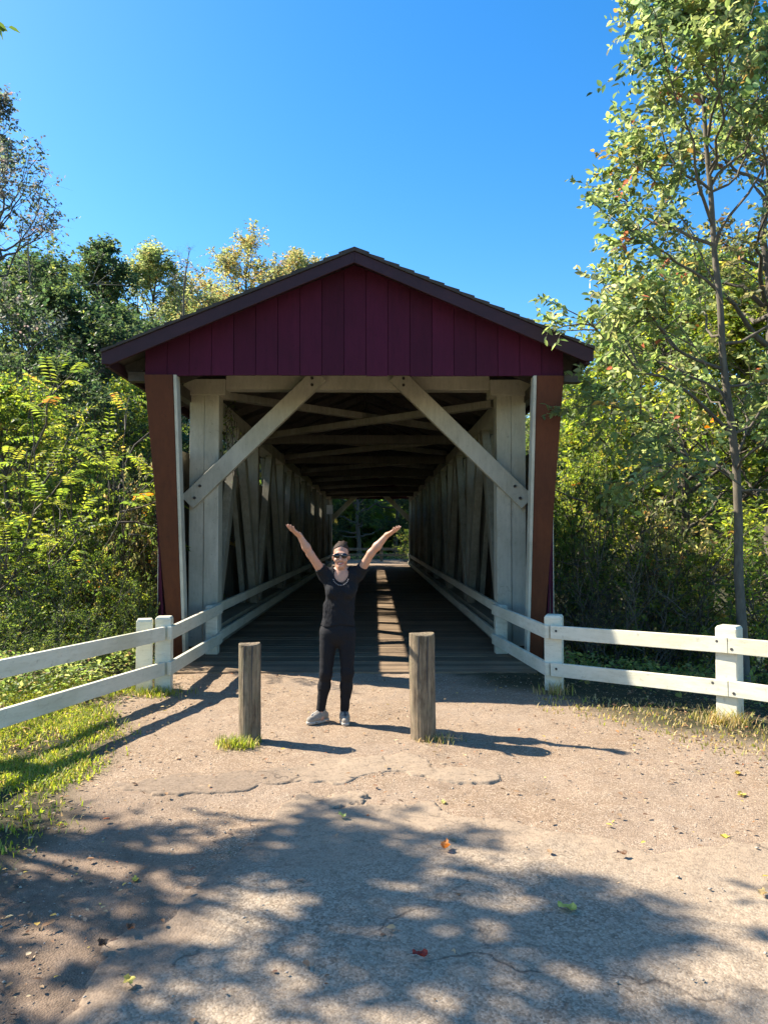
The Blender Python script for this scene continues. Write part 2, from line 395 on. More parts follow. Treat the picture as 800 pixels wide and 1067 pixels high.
# rear part of the road behind the camera (same asphalt)
rb = MB().box(-1.4, 4.5, -30, 1.24, -.3, .012).build('road', M['asphalt']); tag(rb, kind='structure'); rb.data.attributes['tint'].data.foreach_set('color', np.zeros(32, np.float32))
wt = MB().box(-70, 70, 14.6, 34.5, -1.75, -1.42).build('creek', M['water']); tag(wt, kind='structure')
pt = np.arange(40.9, 52, .5)
pv = [(AX + s * (2.3 + .3 * math.sin(i)), y, float(ground_h(AX, y)) + .05) for i, y in enumerate(pt) for s in (-1, 1)]
o = MB().add(pv, [(2*i, 2*i+1, 2*i+3, 2*i+2) for i in range(len(pt)-1)]).build('path', M['dirt']); tag(o, kind='structure')
o.data.attributes['tint'].data.foreach_set('color', np.zeros(len(pv) * 4, np.float32))

# ------------------------------------------------------------------ the covered bridge
Y0, Y1 = 10.2, 40.4
br = thing('covered_bridge', (AX, Y0, 0), 'red gabled covered timber bridge with white trusses and plank floor', 'covered bridge')
def U(u): return AX + u
RP = [(0, 5.26), (3.05, 3.99)]
slope = (5.26 - 3.99) / 3.05
def roof_top(u): return 5.26 - slope * abs(u)
RY0, RY1 = 9.05, 41.5
# roof slopes: saw-tooth courses of shingles on a board deck
for s in (-1, 1):
    n = 16; prof = []; EW = 3.11 if s < 0 else 2.97
    for i in range(n):
        a = EW * i / n; b_ = EW * (i + 1) / n
        prof += [(U(s * a), roof_top(a) + .012 if i == 0 else roof_top(a) + .002), (U(s * b_), roof_top(b_) + .022)]
    prof += [(U(s * EW), roof_top(EW) - .02), (U(s * .0), roof_top(0) - .035)]
    # ragged front edge: split in short runs along y
    MB().prism(prof, 'y', RY0 - .02, RY1 + .02).build('roof', [M['shingle']], br)
    und = [(U(0), roof_top(0) - .037), (U(s * (EW - .04)), roof_top(EW - .04) - .037), (U(s * (EW - .04)), roof_top(EW - .04) - .075), (U(0), roof_top(0) - .075)]
    MB().prism(und, 'y', RY0 + .04, RY1 - .04).build('roof_deck', [M['soffit']], br)
    # rafters
    mb = MB()
    for y in np.arange(9.7, RY1 - .3, 1.2):
        mb.beam((U(s * .02), y, roof_top(0) - .155), (U(s * (EW - .11)), y, roof_top(EW - .11) - .155), .07, .15)
    mb.build('rafter_frame', M['soffit'], br)
    # eave fascia
    MB().box(*sorted((U(s * (EW - .095)), U(s * (EW - .045)))), RY0 + .05, RY1 - .05, roof_top(EW - .045) - .21, roof_top(EW - .045) - .08).build('eave_board', M['fascia'], br)
    for ye, sg in ((RY0, 1), (RY1, -1)):
        rk = [(U(0), roof_top(0) - .04), (U(s * (EW - .01)), roof_top(EW - .01) - .025), (U(s * (EW - .01)), roof_top(EW - .01) - .165), (U(s * (EW - .12)), roof_top(EW - .12) - .215), (U(0), roof_top(0) - .18)]
        MB().prism(rk, 'y', ye, ye + sg * .045).build('rake_board', M['fascia'], br, bevel=.006)
    # little lookout blocks beneath the eave at the front
    for ye in (9.62, 41.0):
        MB().box(*sorted((U(s * 2.72), U(s * 2.94))), ye - .07, ye + .07, 3.70, 3.82).build('lookout_block', M['soffit'], br)

# gables with board seams
rng = random.Random(3)
for yg, nm in ((9.35, 'gable'), (41.1, 'gable')):
    mb = MB(); us = np.arange(-2.66, 2.67, .28)
    for i in range(len(us)):
        a = us[i] + .0035; b_ = min(us[i] + .28, 2.66) - .0035
        if b_ - a < .03: continue
        d = rng.uniform(-.004, .004); c = .85 + .3 * rng.random()
        z0 = 3.735 + rng.uniform(-.006, .006)
        mb.prism([(U(a), z0), (U(b_), z0), (U(b_), roof_top(b_) - .1)] + ([(U(0), roof_top(0) - .1)] if a < 0 < b_ else []) + [(U(a), roof_top(a) - .1)], 'y', yg + d, yg + .028, c=(c, c, c))
    mb.prism([(U(-2.66), 3.75), (U(2.66), 3.75), (U(2.66), roof_top(2.66) - .1), (U(0), roof_top(0) - .1), (U(-2.66), roof_top(2.66) - .1)], 'y', yg + .03, yg + .05)
    mb.build(nm, M['red'], br)
    MB().box(U(-2.6), U(2.6), yg + .052, yg + .10, 3.76, 3.90).build('gable_rail', M['fascia'], br)

# side walls: vertical boards, raked ends reaching towards the gable
for s in (-1, 1):
    for nm, x0, x1, mt in (('side_wall', 2.665, 2.70, 'red'), ('wall_lining', 2.635, 2.662, 'inside')):
        mb = MB(); y = Y0 - .05
        while y < Y1 + .05:
            y2 = y + .235; c = .8 + .4 * rng.random()
            d = rng.uniform(-.003, .003)
            mb.box(*sorted((U(s * (x0 + d)), U(s * (x1 + d)))), y, y2 - .008, -.55, 2.97, c=(c, c, c)); y = y2
        mb.build(nm, M[mt], br)
    # raked wing walls at both portals and their broad end boards
    for yb, yt, sg in ((Y0 - .06, 9.33, 1), (Y1 + .06, 41.25, -1)):
        MB().prism([(yb, -.2), (yt, 3.73), (yb, 3.73)] if True else [], 'x', *sorted((U(s * 2.575), U(s * 2.60)))).build('wing_wall', M['red'], br)
        outb, outt, inb, int_ = 2.525, 2.655, 2.36, 2.315
        if s < 0: outb, outt, inb, int_ = 2.505, 2.66, 2.345, 2.30
        P = [(inb, yb, -.15), (outb, yb, -.15), (outt, yt, 3.735), (int_, yt, 3.735)]
        v = [(U(s * p[0]), p[1] - sg * .02, p[2]) for p in P] + [(U(s * p[0]), p[1] + sg * .02, p[2]) for p in P]
        MB().add(v, [(0,1,2,3), (7,6,5,4), (0,4,5,1), (1,5,6,2), (2,6,7,3), (3,7,4,0)]).build('end_board', M['red_warm'], br, bevel=.005)
        # white trim along the inner edge of the end board
        P = [(inb - .046, yb, -.12), (inb - .004, yb, -.12), (int_ - .004, yt + sg * .02, 3.735), (int_ - .045, yt + sg * .02, 3.735)]
        v = [(U(s * p[0]), p[1] - sg * .03, p[2]) for p in P] + [(U(s * p[0]), p[1] + sg * .14, p[2]) for p in P]
        MB().add(v, [(0,1,2,3), (7,6,5,4), (0,4,5,1), (1,5,6,2), (2,6,7,3), (3,7,4,0)]).build('edge_trim', M['white'], br, bevel=.004)
        # vertical white corner board behind
        MB().box(*sorted((U(s * 2.605), U(s * 2.72))), *sorted((yb + sg * .045, yb + sg * .09)), -.3, 2.9).build('corner_board', M['white'], br, bevel=.004)

# truss
panels = 7; ys = np.linspace(11.2, 40.0, panels + 1)
for s in (-1, 1):
    for i, y in enumerate(ys):
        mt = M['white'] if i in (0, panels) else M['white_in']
        if i in (0, panels):
            MB().box(*sorted((U(s * 2.08), U(s * 2.295))), y - .15, y + .15, .05, 3.93).build('truss_post', mt, br, bevel=.008)
            MB().box(*sorted((U(s * 2.30), U(s * 2.52))), y - .13, y + .16, .05, 3.93).build('truss_post', mt, br, bevel=.008)
            MB().box(*sorted((U(s * 1.98), U(s * 2.60))), y - .20, y + .2, 3.80, 4.04).build('bolster_cap', mt, br, bevel=.01)
        else:
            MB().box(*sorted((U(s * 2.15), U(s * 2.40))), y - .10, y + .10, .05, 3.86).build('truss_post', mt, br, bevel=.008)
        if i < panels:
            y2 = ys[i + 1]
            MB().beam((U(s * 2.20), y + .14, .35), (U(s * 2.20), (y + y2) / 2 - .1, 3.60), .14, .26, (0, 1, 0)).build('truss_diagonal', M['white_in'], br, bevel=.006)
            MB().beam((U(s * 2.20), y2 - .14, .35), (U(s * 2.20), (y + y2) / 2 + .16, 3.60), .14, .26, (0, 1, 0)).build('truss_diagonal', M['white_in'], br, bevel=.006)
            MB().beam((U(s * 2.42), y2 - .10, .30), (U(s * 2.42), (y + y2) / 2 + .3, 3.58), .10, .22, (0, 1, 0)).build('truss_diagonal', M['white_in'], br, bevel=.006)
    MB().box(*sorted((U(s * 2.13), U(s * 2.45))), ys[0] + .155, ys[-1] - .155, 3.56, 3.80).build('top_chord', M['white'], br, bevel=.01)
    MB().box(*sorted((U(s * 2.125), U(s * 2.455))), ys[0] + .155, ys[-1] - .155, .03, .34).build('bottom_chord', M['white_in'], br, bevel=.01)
    MB().box(*sorted((U(s * 2.50), U(s * 2.62))), Y0 + .2, Y1 - .2, 3.70, 3.86).build('wall_plate', M['soffit'], br)
    # guard rails inside
    for z in (.64, .22):
        MB().box(*sorted((U(s * 2.02), U(s * 2.065))), 10.72, 40.3, z - .07, z + .07).build('guard_rail', M['fence_white'], br, bevel=.005)
for y in np.concatenate([ys[:1], ys[-1:]]):
    sg = -1 if y < 20 else 1
    MB().box(U(-1.985), U(1.985), y - .12, y + .12, 3.90, 4.16).build('portal_beam', M['white'], br, bevel=.008)
    for s in (-1, 1):
        MB().beam((U(s * .56), y + sg * .215, 4.10), (U(s * 2.52), y + sg * .215, 2.19), .12, .25, (0, 0, 1)).build('knee_brace', M['white'], br, bevel=.006)
        for t, o_ in ((.06, .05), (.06, -.05), (.90, .05), (.94, -.05)):
            p = Vector((U(s * .56), y + sg * .275, 4.10)).lerp(Vector((U(s * 2.52), y + sg * .275, 2.19)), t) + Vector((0, 0, o_))
            MB().tube([p, p + Vector((0, sg * .025, 0))], .022, 8).build('bolt', M['iron'], br)
for i in range(1, panels):
    MB().box(U(-2.1), U(2.1), ys[i] - .08, ys[i] + .08, 3.60, 3.78).build('tie_beam', M['inside'], br, bevel=.006)
for i in range(panels):
    for s in (-1, 1):
        MB().beam((U(-2.08 * s), ys[i] + .2, 3.80 + .06 * s), (U(2.08 * s), ys[i + 1] - .1, 3.80 + .06 * s), .14, .11, (0, 0, 1)).build('lateral_brace', M['white_in'], br, bevel=.004)
# plank floor
mb = MB(); y = 9.22
while y < 40.9:
    w = .195 + rng.uniform(-.01, .01); c = .7 + .6 * rng.random(); dz = rng.uniform(-.004, .004)
    hw = 2.55 if y > 10.4 else 2.25 + .06 * rng.random()
    mb.box(U(-hw), U(hw), y, y + w - .010, -.09, .010 + dz, c=(c, c * .98, c * .95)); y += w
mb.build('plank_floor', M['deck'], br)
mb = MB()
for uu in (-2.3, -1.15, 0, 1.15, 2.3): mb.box(U(uu - .12), U(uu + .12), 10.3, 40.2, -.55, -.095)
mb.build('floor_beams', M['deck'], br)['label'] = 'dark beams under the plank floor'
MB().box(U(-2.9), U(2.9), 10.45, 11.1, -3.2, -.56).build('abutment', M['concrete'], br)
MB().box(U(-2.9), U(2.9), 39.5, 40.2, -3.2, -.56).build('abutment', M['concrete'], br)

# ------------------------------------------------------------------ white fences
def post(root, x, y, w=.17, h=.80, rot=0, name='fence_post'):
    gz = float(ground_h(x, y)) - .1
    mb = MB()
    hw = w / 2
    ca, sa = math.cos(rot), math.sin(rot)
    def q(a, b_, z): return (x + a * ca - b_ * sa, y + a * sa + b_ * ca, z)
    rings = []
    for z, k in ((gz, 1), (h - .025, 1), (h, .86)):
        rings.append([q(-hw * k, -hw * k, z), q(hw * k, -hw * k, z), q(hw * k, hw * k, z), q(-hw * k, hw * k, z)])
    v = [p for r_ in rings for p in r_]
    f = [(3, 2, 1, 0), (8, 9, 10, 11)] + [(k * 4 + i, k * 4 + (i + 1) % 4, k * 4 + 4 + (i + 1) % 4, k * 4 + 4 + i) for k in (0, 1) for i in range(4)]
    mb.add(v, f)
    return mb.build(name, M['fence_white'], root, bevel=.008)
def rail(root, p0, p1, h=.145, t=.045):
    return MB().beam(p0, p1, t, h, (0, 0, 1)).build('fence_rail', M['fence_white'], root, bevel=.005)
def bolts(root, pts, d=(0, -1, 0)):
    for p in pts: MB().tube([p, Vector(p) + Vector(d) * .012], .014, 6).build('bolt', M['iron'], root)
fl = thing('board_fence', (-2.45, 8.1, 0), 'white two-rail board fence with a doubled post, along the grassy bank', 'fence')
post(fl, -2.52, 8.16, .17, .79, .25); post(fl, -2.325, 8.22, .17, .81, .1)
post(fl, -2.335, 10.70, .17, .705); post(fl, -3.12, 5.62, .17, .80, .25); post(fl, -3.75, 3.2, .17, .80, .25)
for z, dz in ((.635, .035), (.255, .03)):
    rail(fl, (-2.30, 8.10, z), (-3.04, 5.30, z + dz)); rail(fl, (-3.05, 5.295, z + dz), (-3.8, 2.6, z + dz))
    rail(fl, (-2.235, 8.10, z), (-2.215, 10.71, z + (.02 if z > .4 else -.02)))
fr = thing('board_fence', (1.95, 8.2, 0), 'white two-rail board fence before the slender tree, partly in bridge shade', 'fence')
post(fr, 1.985, 8.24, .19, .82, -.35); post(fr, 3.30, 6.90, .19, .86, -.75); post(fr, 1.81, 10.70, .17, .705); post(fr, 4.75, 5.45, .19, .86, -.75); post(fr, 6.2, 4.0, .19, .86, -.75)
for z, dz in ((.64, .05), (.235, .06)):
    rail(fr, (1.93, 8.135, z), (3.245, 6.80, z + dz)); rail(fr, (3.248, 6.797, z + dz), (6.2, 3.86, z + dz + .02))
    rail(fr, (1.885, 8.13, z), (1.70, 10.71, z - (.0 if z > .4 else .02)))
bolts(fr, [(3.17, 6.86, .72), (3.26, 6.765, .66), (3.14, 6.89, .33), (3.27, 6.755, .26), (1.97, 8.07, .66), (1.97, 8.07, .25)], (-.7, -.7, 0))
bolts(fl, [(-2.36, 8.06, .66), (-2.36, 8.06, .27), (-2.21, 10.2, .65)], (.3, -.95, 0))

# fence across the road at the far end
ff = thing('rail_fence', (AX, 47.5, 0), 'distant grey rail fence across the way beyond the bridge opening', 'fence')
for x in (-5.5, -2.6, .4, 3.4): 
    z0 = float(ground_h(x, 47.5)); MB().box(x - .1, x + .1, 47.4, 47.6, z0 - .1, z0 + 1.0).build('fence_post', M['bollard'], ff, bevel=.01)
for zz in (.45, .82):
    MB().box(-6, 3.9, 47.33, 47.395, float(ground_h(0, 47.5)) + zz - .08, float(ground_h(0, 47.5)) + zz + .08).build('fence_rail', M['bollard'], ff, bevel=.01)
sg_ = thing('notice_sign', (AX - 1.97, 36.4, 2.95), 'tiny white notice board fixed high on a truss post deep inside the bridge', 'sign')
MB().box(AX - 2.13, AX - 1.83, 36.36, 36.38, 2.75, 3.2).build('sign_board', M['sign'], sg_)
MB().box(AX - 2.13, AX - 1.83, 36.382, 36.40, 2.8, 2.85).build('sign_bracket', M['iron'], sg_)

# ------------------------------------------------------------------ bollards
def bollard(x, y, r, h, label, seed, lean):
    t = thing('bollard', (x, y, float(ground_h(x, y))), label, 'bollard', 'timber bollards before the bridge')
    rr = np.random.default_rng(seed)
    n = 28; zs = [-.08, 0, .04, .12, .25, .4, .55, .68, h - .03, h - .006, h]
    V = []; off = rr.normal(0, .012, n); off = off * .5 + np.roll(off, 1) * .3 + np.roll(off, -1) * .3
    z0 = float(ground_h(x, y))
    for k, z in enumerate(zs):
        for j in range(n):
            a = 2 * math.pi * j / n
            q = r * (1 + off[j] * 2.2 + .02 * math.sin(3 * a + z * 3) + rr.normal(0, .006) * (2.5 if k > 7 else 1) + .03 * math.sin(5 * z + seed + a))
            if k == len(zs) - 1: q *= .95
            V.append((x + q * math.cos(a) + lean * z, y + q * math.sin(a), z0 + z + (.006 * math.sin(a * 2 + 1) if k > 7 else 0)))
    F = [(k * n + j, k * n + (j + 1) % n, (k + 1) * n + (j + 1) % n, (k + 1) * n + j) for k in range(len(zs) - 1) for j in range(n)]
    mb = MB(); mb.add(V, F + [tuple(range((len(zs) - 1) * n, len(zs) * n))])
    mb.build('bollard_shaft', M['bollard'], t, smooth=False)
    # a shallow dark check line split down the face
    mb = MB()
    for a in (-1.9, -1.2, .3):
        pts = [(x + (r * 1.004) * math.cos(a + .05 * math.sin(z * 9)) + lean * z, y + r * 1.004 * math.sin(a + .05 * math.sin(z * 9)), z0 + z) for z in np.linspace(h * .35, h - .01, 7)]
        mb.tube(pts, [.001, .003, .004, .004, .005, .005, .006], 5)
    mb.build('drying_crack', M['iron'], t)
    return t
bollard(-1.03, 6.12, .088, .80, 'thinner weathered timber bollard with a weed tuft at its foot', 1, .0)
bollard(.40, 6.24, .108, .87, 'thicker mossy timber bollard standing to the person\'s other side, no weeds', 2, -.012)

# ------------------------------------------------------------------ the person (one body surface from a signed distance field)
def seg_d(p, a, b, r1, r2, ys=1.0):
    a = np.array(a, float); b = np.array(b, float)
    sc = np.array([1, ys, 1])
    q = (p - a) * sc; ba = (b - a) * sc
    h = np.clip((q @ ba) / max(ba @ ba, 1e-9), 0, 1)
    return (np.linalg.norm(q - h[..., None] * ba, axis=-1) - (r1 + (r2 - r1) * h)) / max(ys, 1)
def ell_d(p, c, r):
    q = (p - np.array(c)); r = np.array(r)
    k0 = np.linalg.norm(q / r, axis=-1); k1 = np.linalg.norm(q / r ** 2, axis=-1)
    return k0 * (k0 - 1) / np.maximum(k1, 1e-6)
def field(prims, lo, hi, h):
    lo = np.array(lo, float); hi = np.array(hi, float)
    ax = [np.arange(lo[i], hi[i] + h, h) for i in range(3)]
    f = np.full([len(a) for a in ax], .5)
    for kind, args, k, bb in prims:
        i0 = [max(0, int((bb[0][i] - lo[i]) / h)) for i in range(3)]; i1 = [min(len(ax[i]), int((bb[1][i] - lo[i]) / h) + 2) for i in range(3)]
        if any(a >= b for a, b in zip(i0, i1)): continue
        sl = tuple(slice(a, b) for a, b in zip(i0, i1))
        P = np.stack(np.meshgrid(*[ax[i][sl[i]] for i in range(3)], indexing='ij'), -1)
        d = seg_d(P, *args) if kind == 's' else ell_d(P, *args)
        e = f[sl]; t = np.clip(.5 + .5 * (e - d) / k, 0, 1)
        f[sl] = e * (1 - t) + d * t - k * t * (1 - t)
    return f, ax
def S(a, b, r1, r2, k=.02, ys=1.0):
    a = np.array(a, float); b = np.array(b, float); m = max(r1, r2) + .09
    return ('s', (a, b, r1, r2, ys), k, (np.minimum(a, b) - m, np.maximum(a, b) + m))
def E(c, r, k=.015):
    c = np.array(c, float); return ('e', (c, r), k, (c - max(r) - .07, c + max(r) + .07))
def nets(f, ax):
    """naive surface nets"""
    h = ax[0][1] - ax[0][0]; lo = np.array([a[0] for a in ax])
    inside = f < 0
    nx, ny, nz = [n - 1 for n in f.shape]
    cnt = np.zeros((nx, ny, nz)); acc = np.zeros((nx, ny, nz, 3))
    offs = [(i, j, k) for i in (0, 1) for j in (0, 1) for k in (0, 1)]
    for o in offs:
        for axn in range(3):
            if o[axn]: continue
            o2 = list(o); o2[axn] = 1
            A = f[o[0]:o[0]+nx, o[1]:o[1]+ny, o[2]:o[2]+nz]; B = f[o2[0]:o2[0]+nx, o2[1]:o2[1]+ny, o2[2]:o2[2]+nz]
            c = (A < 0) != (B < 0)
            t = np.where(c, A / np.where(c, A - B, 1), 0)
            cnt += c
            for q in range(3): acc[..., q] += c * (o[q] + (t if q == axn else 0))
    act = cnt > 0; ids = np.full((nx, ny, nz), -1); ids[act] = np.arange(act.sum())
    ijk = np.argwhere(act)
    V = lo + (ijk + acc[act] / cnt[act][:, None]) * h
    F = []
    for axn in range(3):
        sl0 = [slice(None)] * 3; sl1 = [slice(None)] * 3; sl0[axn] = slice(0, -1); sl1[axn] = slice(1, None)
        a_in = inside[tuple(sl0)]; b_in = inside[tuple(sl1)]
        e = np.argwhere(a_in != b_in); fl_ = a_in[tuple(e.T)]
        u_, v_ = (axn + 1) % 3, (axn + 2) % 3
        ok = (e[:, u_] > 0) & (e[:, v_] > 0) & (e[:, u_] < f.shape[u_] - 1) & (e[:, v_] < f.shape[v_] - 1)
        e = e[ok]; fl_ = fl_[ok]
        def I(du, dv):
            q = e.copy(); q[:, u_] += du; q[:, v_] += dv; return ids[tuple(q.T)]
        Q = np.stack([I(-1, -1), I(0, -1), I(0, 0), I(-1, 0)], -1)
        F.append(np.where(fl_[:, None], Q, Q[:, ::-1]))
    return V, np.concatenate(F)

PX, PY = -.375, 6.74
PZ = float(ground_h(PX, PY)) + .004
def to_world(V): return V + np.array([PX, PY, PZ])
def sdf_part(name, prims, lo, hi, h, mat, parent, cut=None, fold=0):
    f, ax = field(prims, lo, hi, h)
    if cut is not None:
        P = np.stack(np.meshgrid(*ax, indexing='ij'), -1); f = np.maximum(f, cut(P))
    V, F = nets(f, ax)
    if fold:
        q = fbm(V[:, 2] * 15 + V[:, 0] * 7 + 5, np.arctan2(V[:, 1], V[:, 0] - .04) * 1.6 + V[:, 2] * 3 + 9, 1.0, 3, 71) - .5
        dxy = np.stack([V[:, 0] - .05, V[:, 1]], -1); V[:, :2] += nrm(dxy) * (q * fold)[:, None]
    return np_mesh(name, to_world(V), [F], [mat], parent, smooth=True)

pr = thing('person', (PX, PY, PZ), 'person in black tee, leggings and sunglasses, both arms raised wide', 'person')
shL, elL, wrL = np.array([-.085, .01, 1.325]), np.array([-.205, -.10, 1.515]), np.array([-.298, -.18, 1.690])
shR, elR, wrR = np.array([.225, .01, 1.335]), np.array([.335, -.10, 1.525]), np.array([.482, -.18, 1.692])
hipL, knL, anL = np.array([-.045, 0, .80]), np.array([-.070, -.02, .445]), np.array([-.120, .02, .085])
hipR, knR, anR = np.array([.115, 0, .80]), np.array([.122, -.025, .445]), np.array([.095, .02, .085])
body = [S((.035, 0, .82), (.035, 0, .88), .112, .108, .03, 1.45), S((.035, 0, .95), (.045, 0, 1.05), .098, .10, .05, 1.4), S((.055, 0, 1.15), (.068, 0, 1.27), .125, .115, .06, 1.4),
        S(shL + (.03, 0, 0), shR - (.03, 0, 0), .055, .055, .05), S((.07, .01, 1.29), (.066, -.005, 1.43), .054, .046, .035)]
for a, b_, c in ((shL, elL, wrL), (shR, elR, wrR)):
    mid = b_ * .62 + c * .38
    body += [S(a, b_, .045, .034, .03), S(b_, mid, .033, .036, .02), S(mid, c, .036, .0225, .02)]
for a, b_, c in ((hipL, knL, anL), (hipR, knR, anR)):
    cf = b_ * .65 + c * .35 + np.array([0, .018, 0])
    body += [S(a, b_, .080, .050, .03), S(b_, cf, .048, .052, .02), S(cf, c, .052, .033, .02), S(c, c * (1, 1, 0) + (0, -.02, .04), .033, .036, .02)]
def hand(wr, d, up, tside):
    d = nrm(np.array(d, float)); n_ = np.array(up, float); n_ = nrm(n_ - d * (n_ @ d)); w = np.cross(d, n_) * tside
    out = []
    for k, (o, L) in enumerate(((.031, .064), (.0105, .072), (-.0105, .068), (-.031, .053))):     # fingers, index first on the thumb side
        base = wr + d * .085 + w * o
        out.append(S(wr + d * .005 + w * o * .55, base, .0145, .0125, .012))
        j1 = base + (d * .97 + n_ * (.06 + .05 * k)) * L * .5
        j2 = j1 + nrm(d * .85 + n_ * (.28 + .1 * k) + w * o * 6) * L * .5
        out += [S(base, j1, .0098, .0088, .006), S(j1, j2, .0088, .0072, .004)]
    tb = wr + d * .025 + w * .022; t1 = tb + nrm(d * .55 + w * .8 + n_ * .25) * .042; t2 = t1 + nrm(d * .7 + w * .45 + n_ * .4) * .030
    return out + [S(wr - d * .01, tb, .020, .016, .015), S(tb, t1, .0145, .0115, .008), S(t1, t2, .0112, .0085, .004)]
body += hand(wrL, (-.50, -.62, .42), (.35, .1, .93), 1)
body += hand(wrR, (.60, -.60, .34), (-.35, .1, .93), -1)
HX = .064
head = [E((HX, .012, 1.525), (.070, .090, .096), .02), E((HX, -.032, 1.462), (.051, .060, .072), .03), E((HX, -.074, 1.408), (.026, .026, .022), .03),
        S((HX, -.094, 1.500), (HX, -.112, 1.466), .010, .014, .015), E((HX - .012, -.100, 1.462), (.010, .010, .008), .008), E((HX + .012, -.100, 1.462), (.010, .010, .008), .008),
        E((HX - .038, -.068, 1.462), (.024, .022, .022), .02), E((HX + .038, -.068, 1.462), (.024, .022, .022), .02),
        S((HX - .03, -.083, 1.523), (HX + .03, -.083, 1.523), .012, .012, .02)]
for s in (-1, 1): head += [E((HX + s * .071, .014, 1.488), (.010, .019, .029), .006)]
# the body with head: fine grid
sdf_part('body', body + head, (-.50, -.36, -.02), (.70, .20, 1.86), .0058, M['skin'], pr)
# clothes follow the body
tee = [S((.036, 0, .84), (.045, 0, 1.02), .158, .124, .05, 1.3), S((.050, 0, 1.06), (.062, 0, 1.22), .120, .134, .06, 1.3), S((.065, .004, 1.24), (.070, .005, 1.30), .135, .110, .05, 1.4),
       S(shL + (.035, 0, -.005), shR - (.035, 0, .005), .068, .068, .05), E((.0, -.080, 1.180), (.064, .058, .060), .04), E((.128, -.080, 1.180), (.064, .058, .060), .04)]
for a, b_ in ((shL, elL), (shR, elR)):
    tee += [S(a, a * .45 + b_ * .55, .062, .052, .03)]
dl, dr_ = nrm(elL - shL), nrm(elR - shR)
def tee_cut(P):
    hem = .875 + .012 * np.sin(P[..., 0] * 22) - P[..., 2]
    sl_ = (P - (shL * .62 + elL * .38)) @ dl
    sr_ = (P - (shR * .62 + elR * .38)) @ dr_
    sl_ = np.where((P[..., 0] < -.03) & (P[..., 2] > 1.28), sl_, -1); sr_ = np.where((P[..., 0] > .17) & (P[..., 2] > 1.28), sr_, -1)
    q = (P - np.array([.068, -.12, 1.345])) / np.array([.070, .15, .080])
    neck = (1 - np.linalg.norm(q, axis=-1)) * .08
    q2 = (P - np.array([.068, .0, 1.42])) / np.array([.075, .09, .09]); nk2 = (1 - np.linalg.norm(q2, axis=-1)) * .08
    wr = .0035 * np.sin(P[..., 2] * 55 + P[..., 0] * 40) * sstep(1.2, .95, P[..., 2])
    return np.maximum.reduce([hem, sl_, sr_, neck, nk2, np.full(hem.shape, -.3)]) + 0 * wr
sdf_part('t_shirt', tee, (-.30, -.22, .86), (.45, .20, 1.52), .0065, M['tee'], pr, tee_cut, .026)
leg = [S((.035, .004, .82), (.035, .004, .91), .142, .126, .03, 1.22)]
for a, b_, c in ((hipL, knL, anL), (hipR, knR, anR)):
    cf = b_ * .65 + c * .35 + np.array([0, .018, 0])
    leg += [S(a, b_, .084, .056, .03), S(b_, cf, .053, .054, .03), S(cf, c, .054, .037, .03), E(a + np.array([0, .05, .02]), (.075, .06, .08), .04)]
sdf_part('leggings', leg, (-.26, -.2, .07), (.28, .22, .99), .0065, M['leggings'], pr, lambda P: np.maximum(.088 - P[..., 2], P[..., 2] - .99), .012)
# hair drawn back with loose tufts on the crown
hr = [E((HX, .018, 1.530), (.076, .098, .099), .01), E((HX + .01, .10, 1.575), (.045, .04, .045), .02)]
for dx, dy, dz, L in ((-.012, .04, -.004, .020), (.012, .055, -.002, .026), (.026, .03, -.008, .014)):
    b0 = np.array([HX + dx, dy, 1.622 + dz]); hr.append(S(b0, b0 + np.array([dx * .9, .02, L * .45]), .016, .008, .012))
def hair_cut(P):
    face = np.minimum(-(P[..., 1] + .018 + .25 * (1.585 - P[..., 2]) * 0), 1.592 - .9 * np.abs(P[..., 0] - HX) * .55 - P[..., 2])
    low = np.minimum(1.478 - P[..., 2], -(P[..., 1] - .075))
    ear = .034 - np.linalg.norm((np.abs(P[..., 0:1] - HX) * 0 + P[..., 1:] - np.array([.012, 1.488])), axis=-1)
    ear = np.where(np.abs(P[..., 0] - HX) > .06, ear, -1)
    return np.maximum.reduce([face, low, ear])
sdf_part('hair', hr, (HX - .12, -.12, 1.42), (HX + .13, .18, 1.70), .004, M['hair'], pr, hair_cut)
sg = [E((HX - .034, -.096, 1.503), (.029, .014, .023), .004), E((HX + .034, -.096, 1.503), (.029, .014, .023), .004), S((HX - .01, -.106, 1.508), (HX + .01, -.106, 1.508), .0045, .0045, .004)]
for s in (-1, 1): sg.append(S((HX + s * .060, -.090, 1.507), (HX + s * .081, .005, 1.505), .0042, .0042, .004))
sdf_part('sunglasses', sg, (HX - .1, -.13, 1.46), (HX + .1, .03, 1.54), .0025, M['lens'], pr)
sm = [S((HX - .024, -.089, 1.439), (HX - .010, -.0975, 1.431), .005, .006, .004), S((HX - .010, -.0975, 1.431), (HX + .010, -.0975, 1.431), .006, .006, .004), S((HX + .010, -.0975, 1.431), (HX + .024, -.089, 1.439), .006, .005, .004)]
mo = sdf_part('mouth', sm, (HX - .05, -.12, 1.41), (HX + .05, -.06, 1.46), .002, M['lips'], pr)
sdf_part('teeth', [S((HX - .013, -.0995, 1.4335), (HX + .013, -.0995, 1.4335), .0034, .0034, .003)], (HX - .05, -.12, 1.41), (HX + .05, -.06, 1.46), .002, M['teeth'], mo)
nk = [(.068 + .070 * math.sin(t), -.108 + .012 * math.cos(t * 2) - .012 * math.cos(t), 1.318 - .078 * math.cos(t)) for t in np.linspace(-1.25, 1.25, 13)]
sdf_part('necklace', [E(p, (.0055, .005, .006), .003) for p in nk], (-.05, -.2, 1.15), (.2, 0, 1.4), .003, M['silver'], pr)
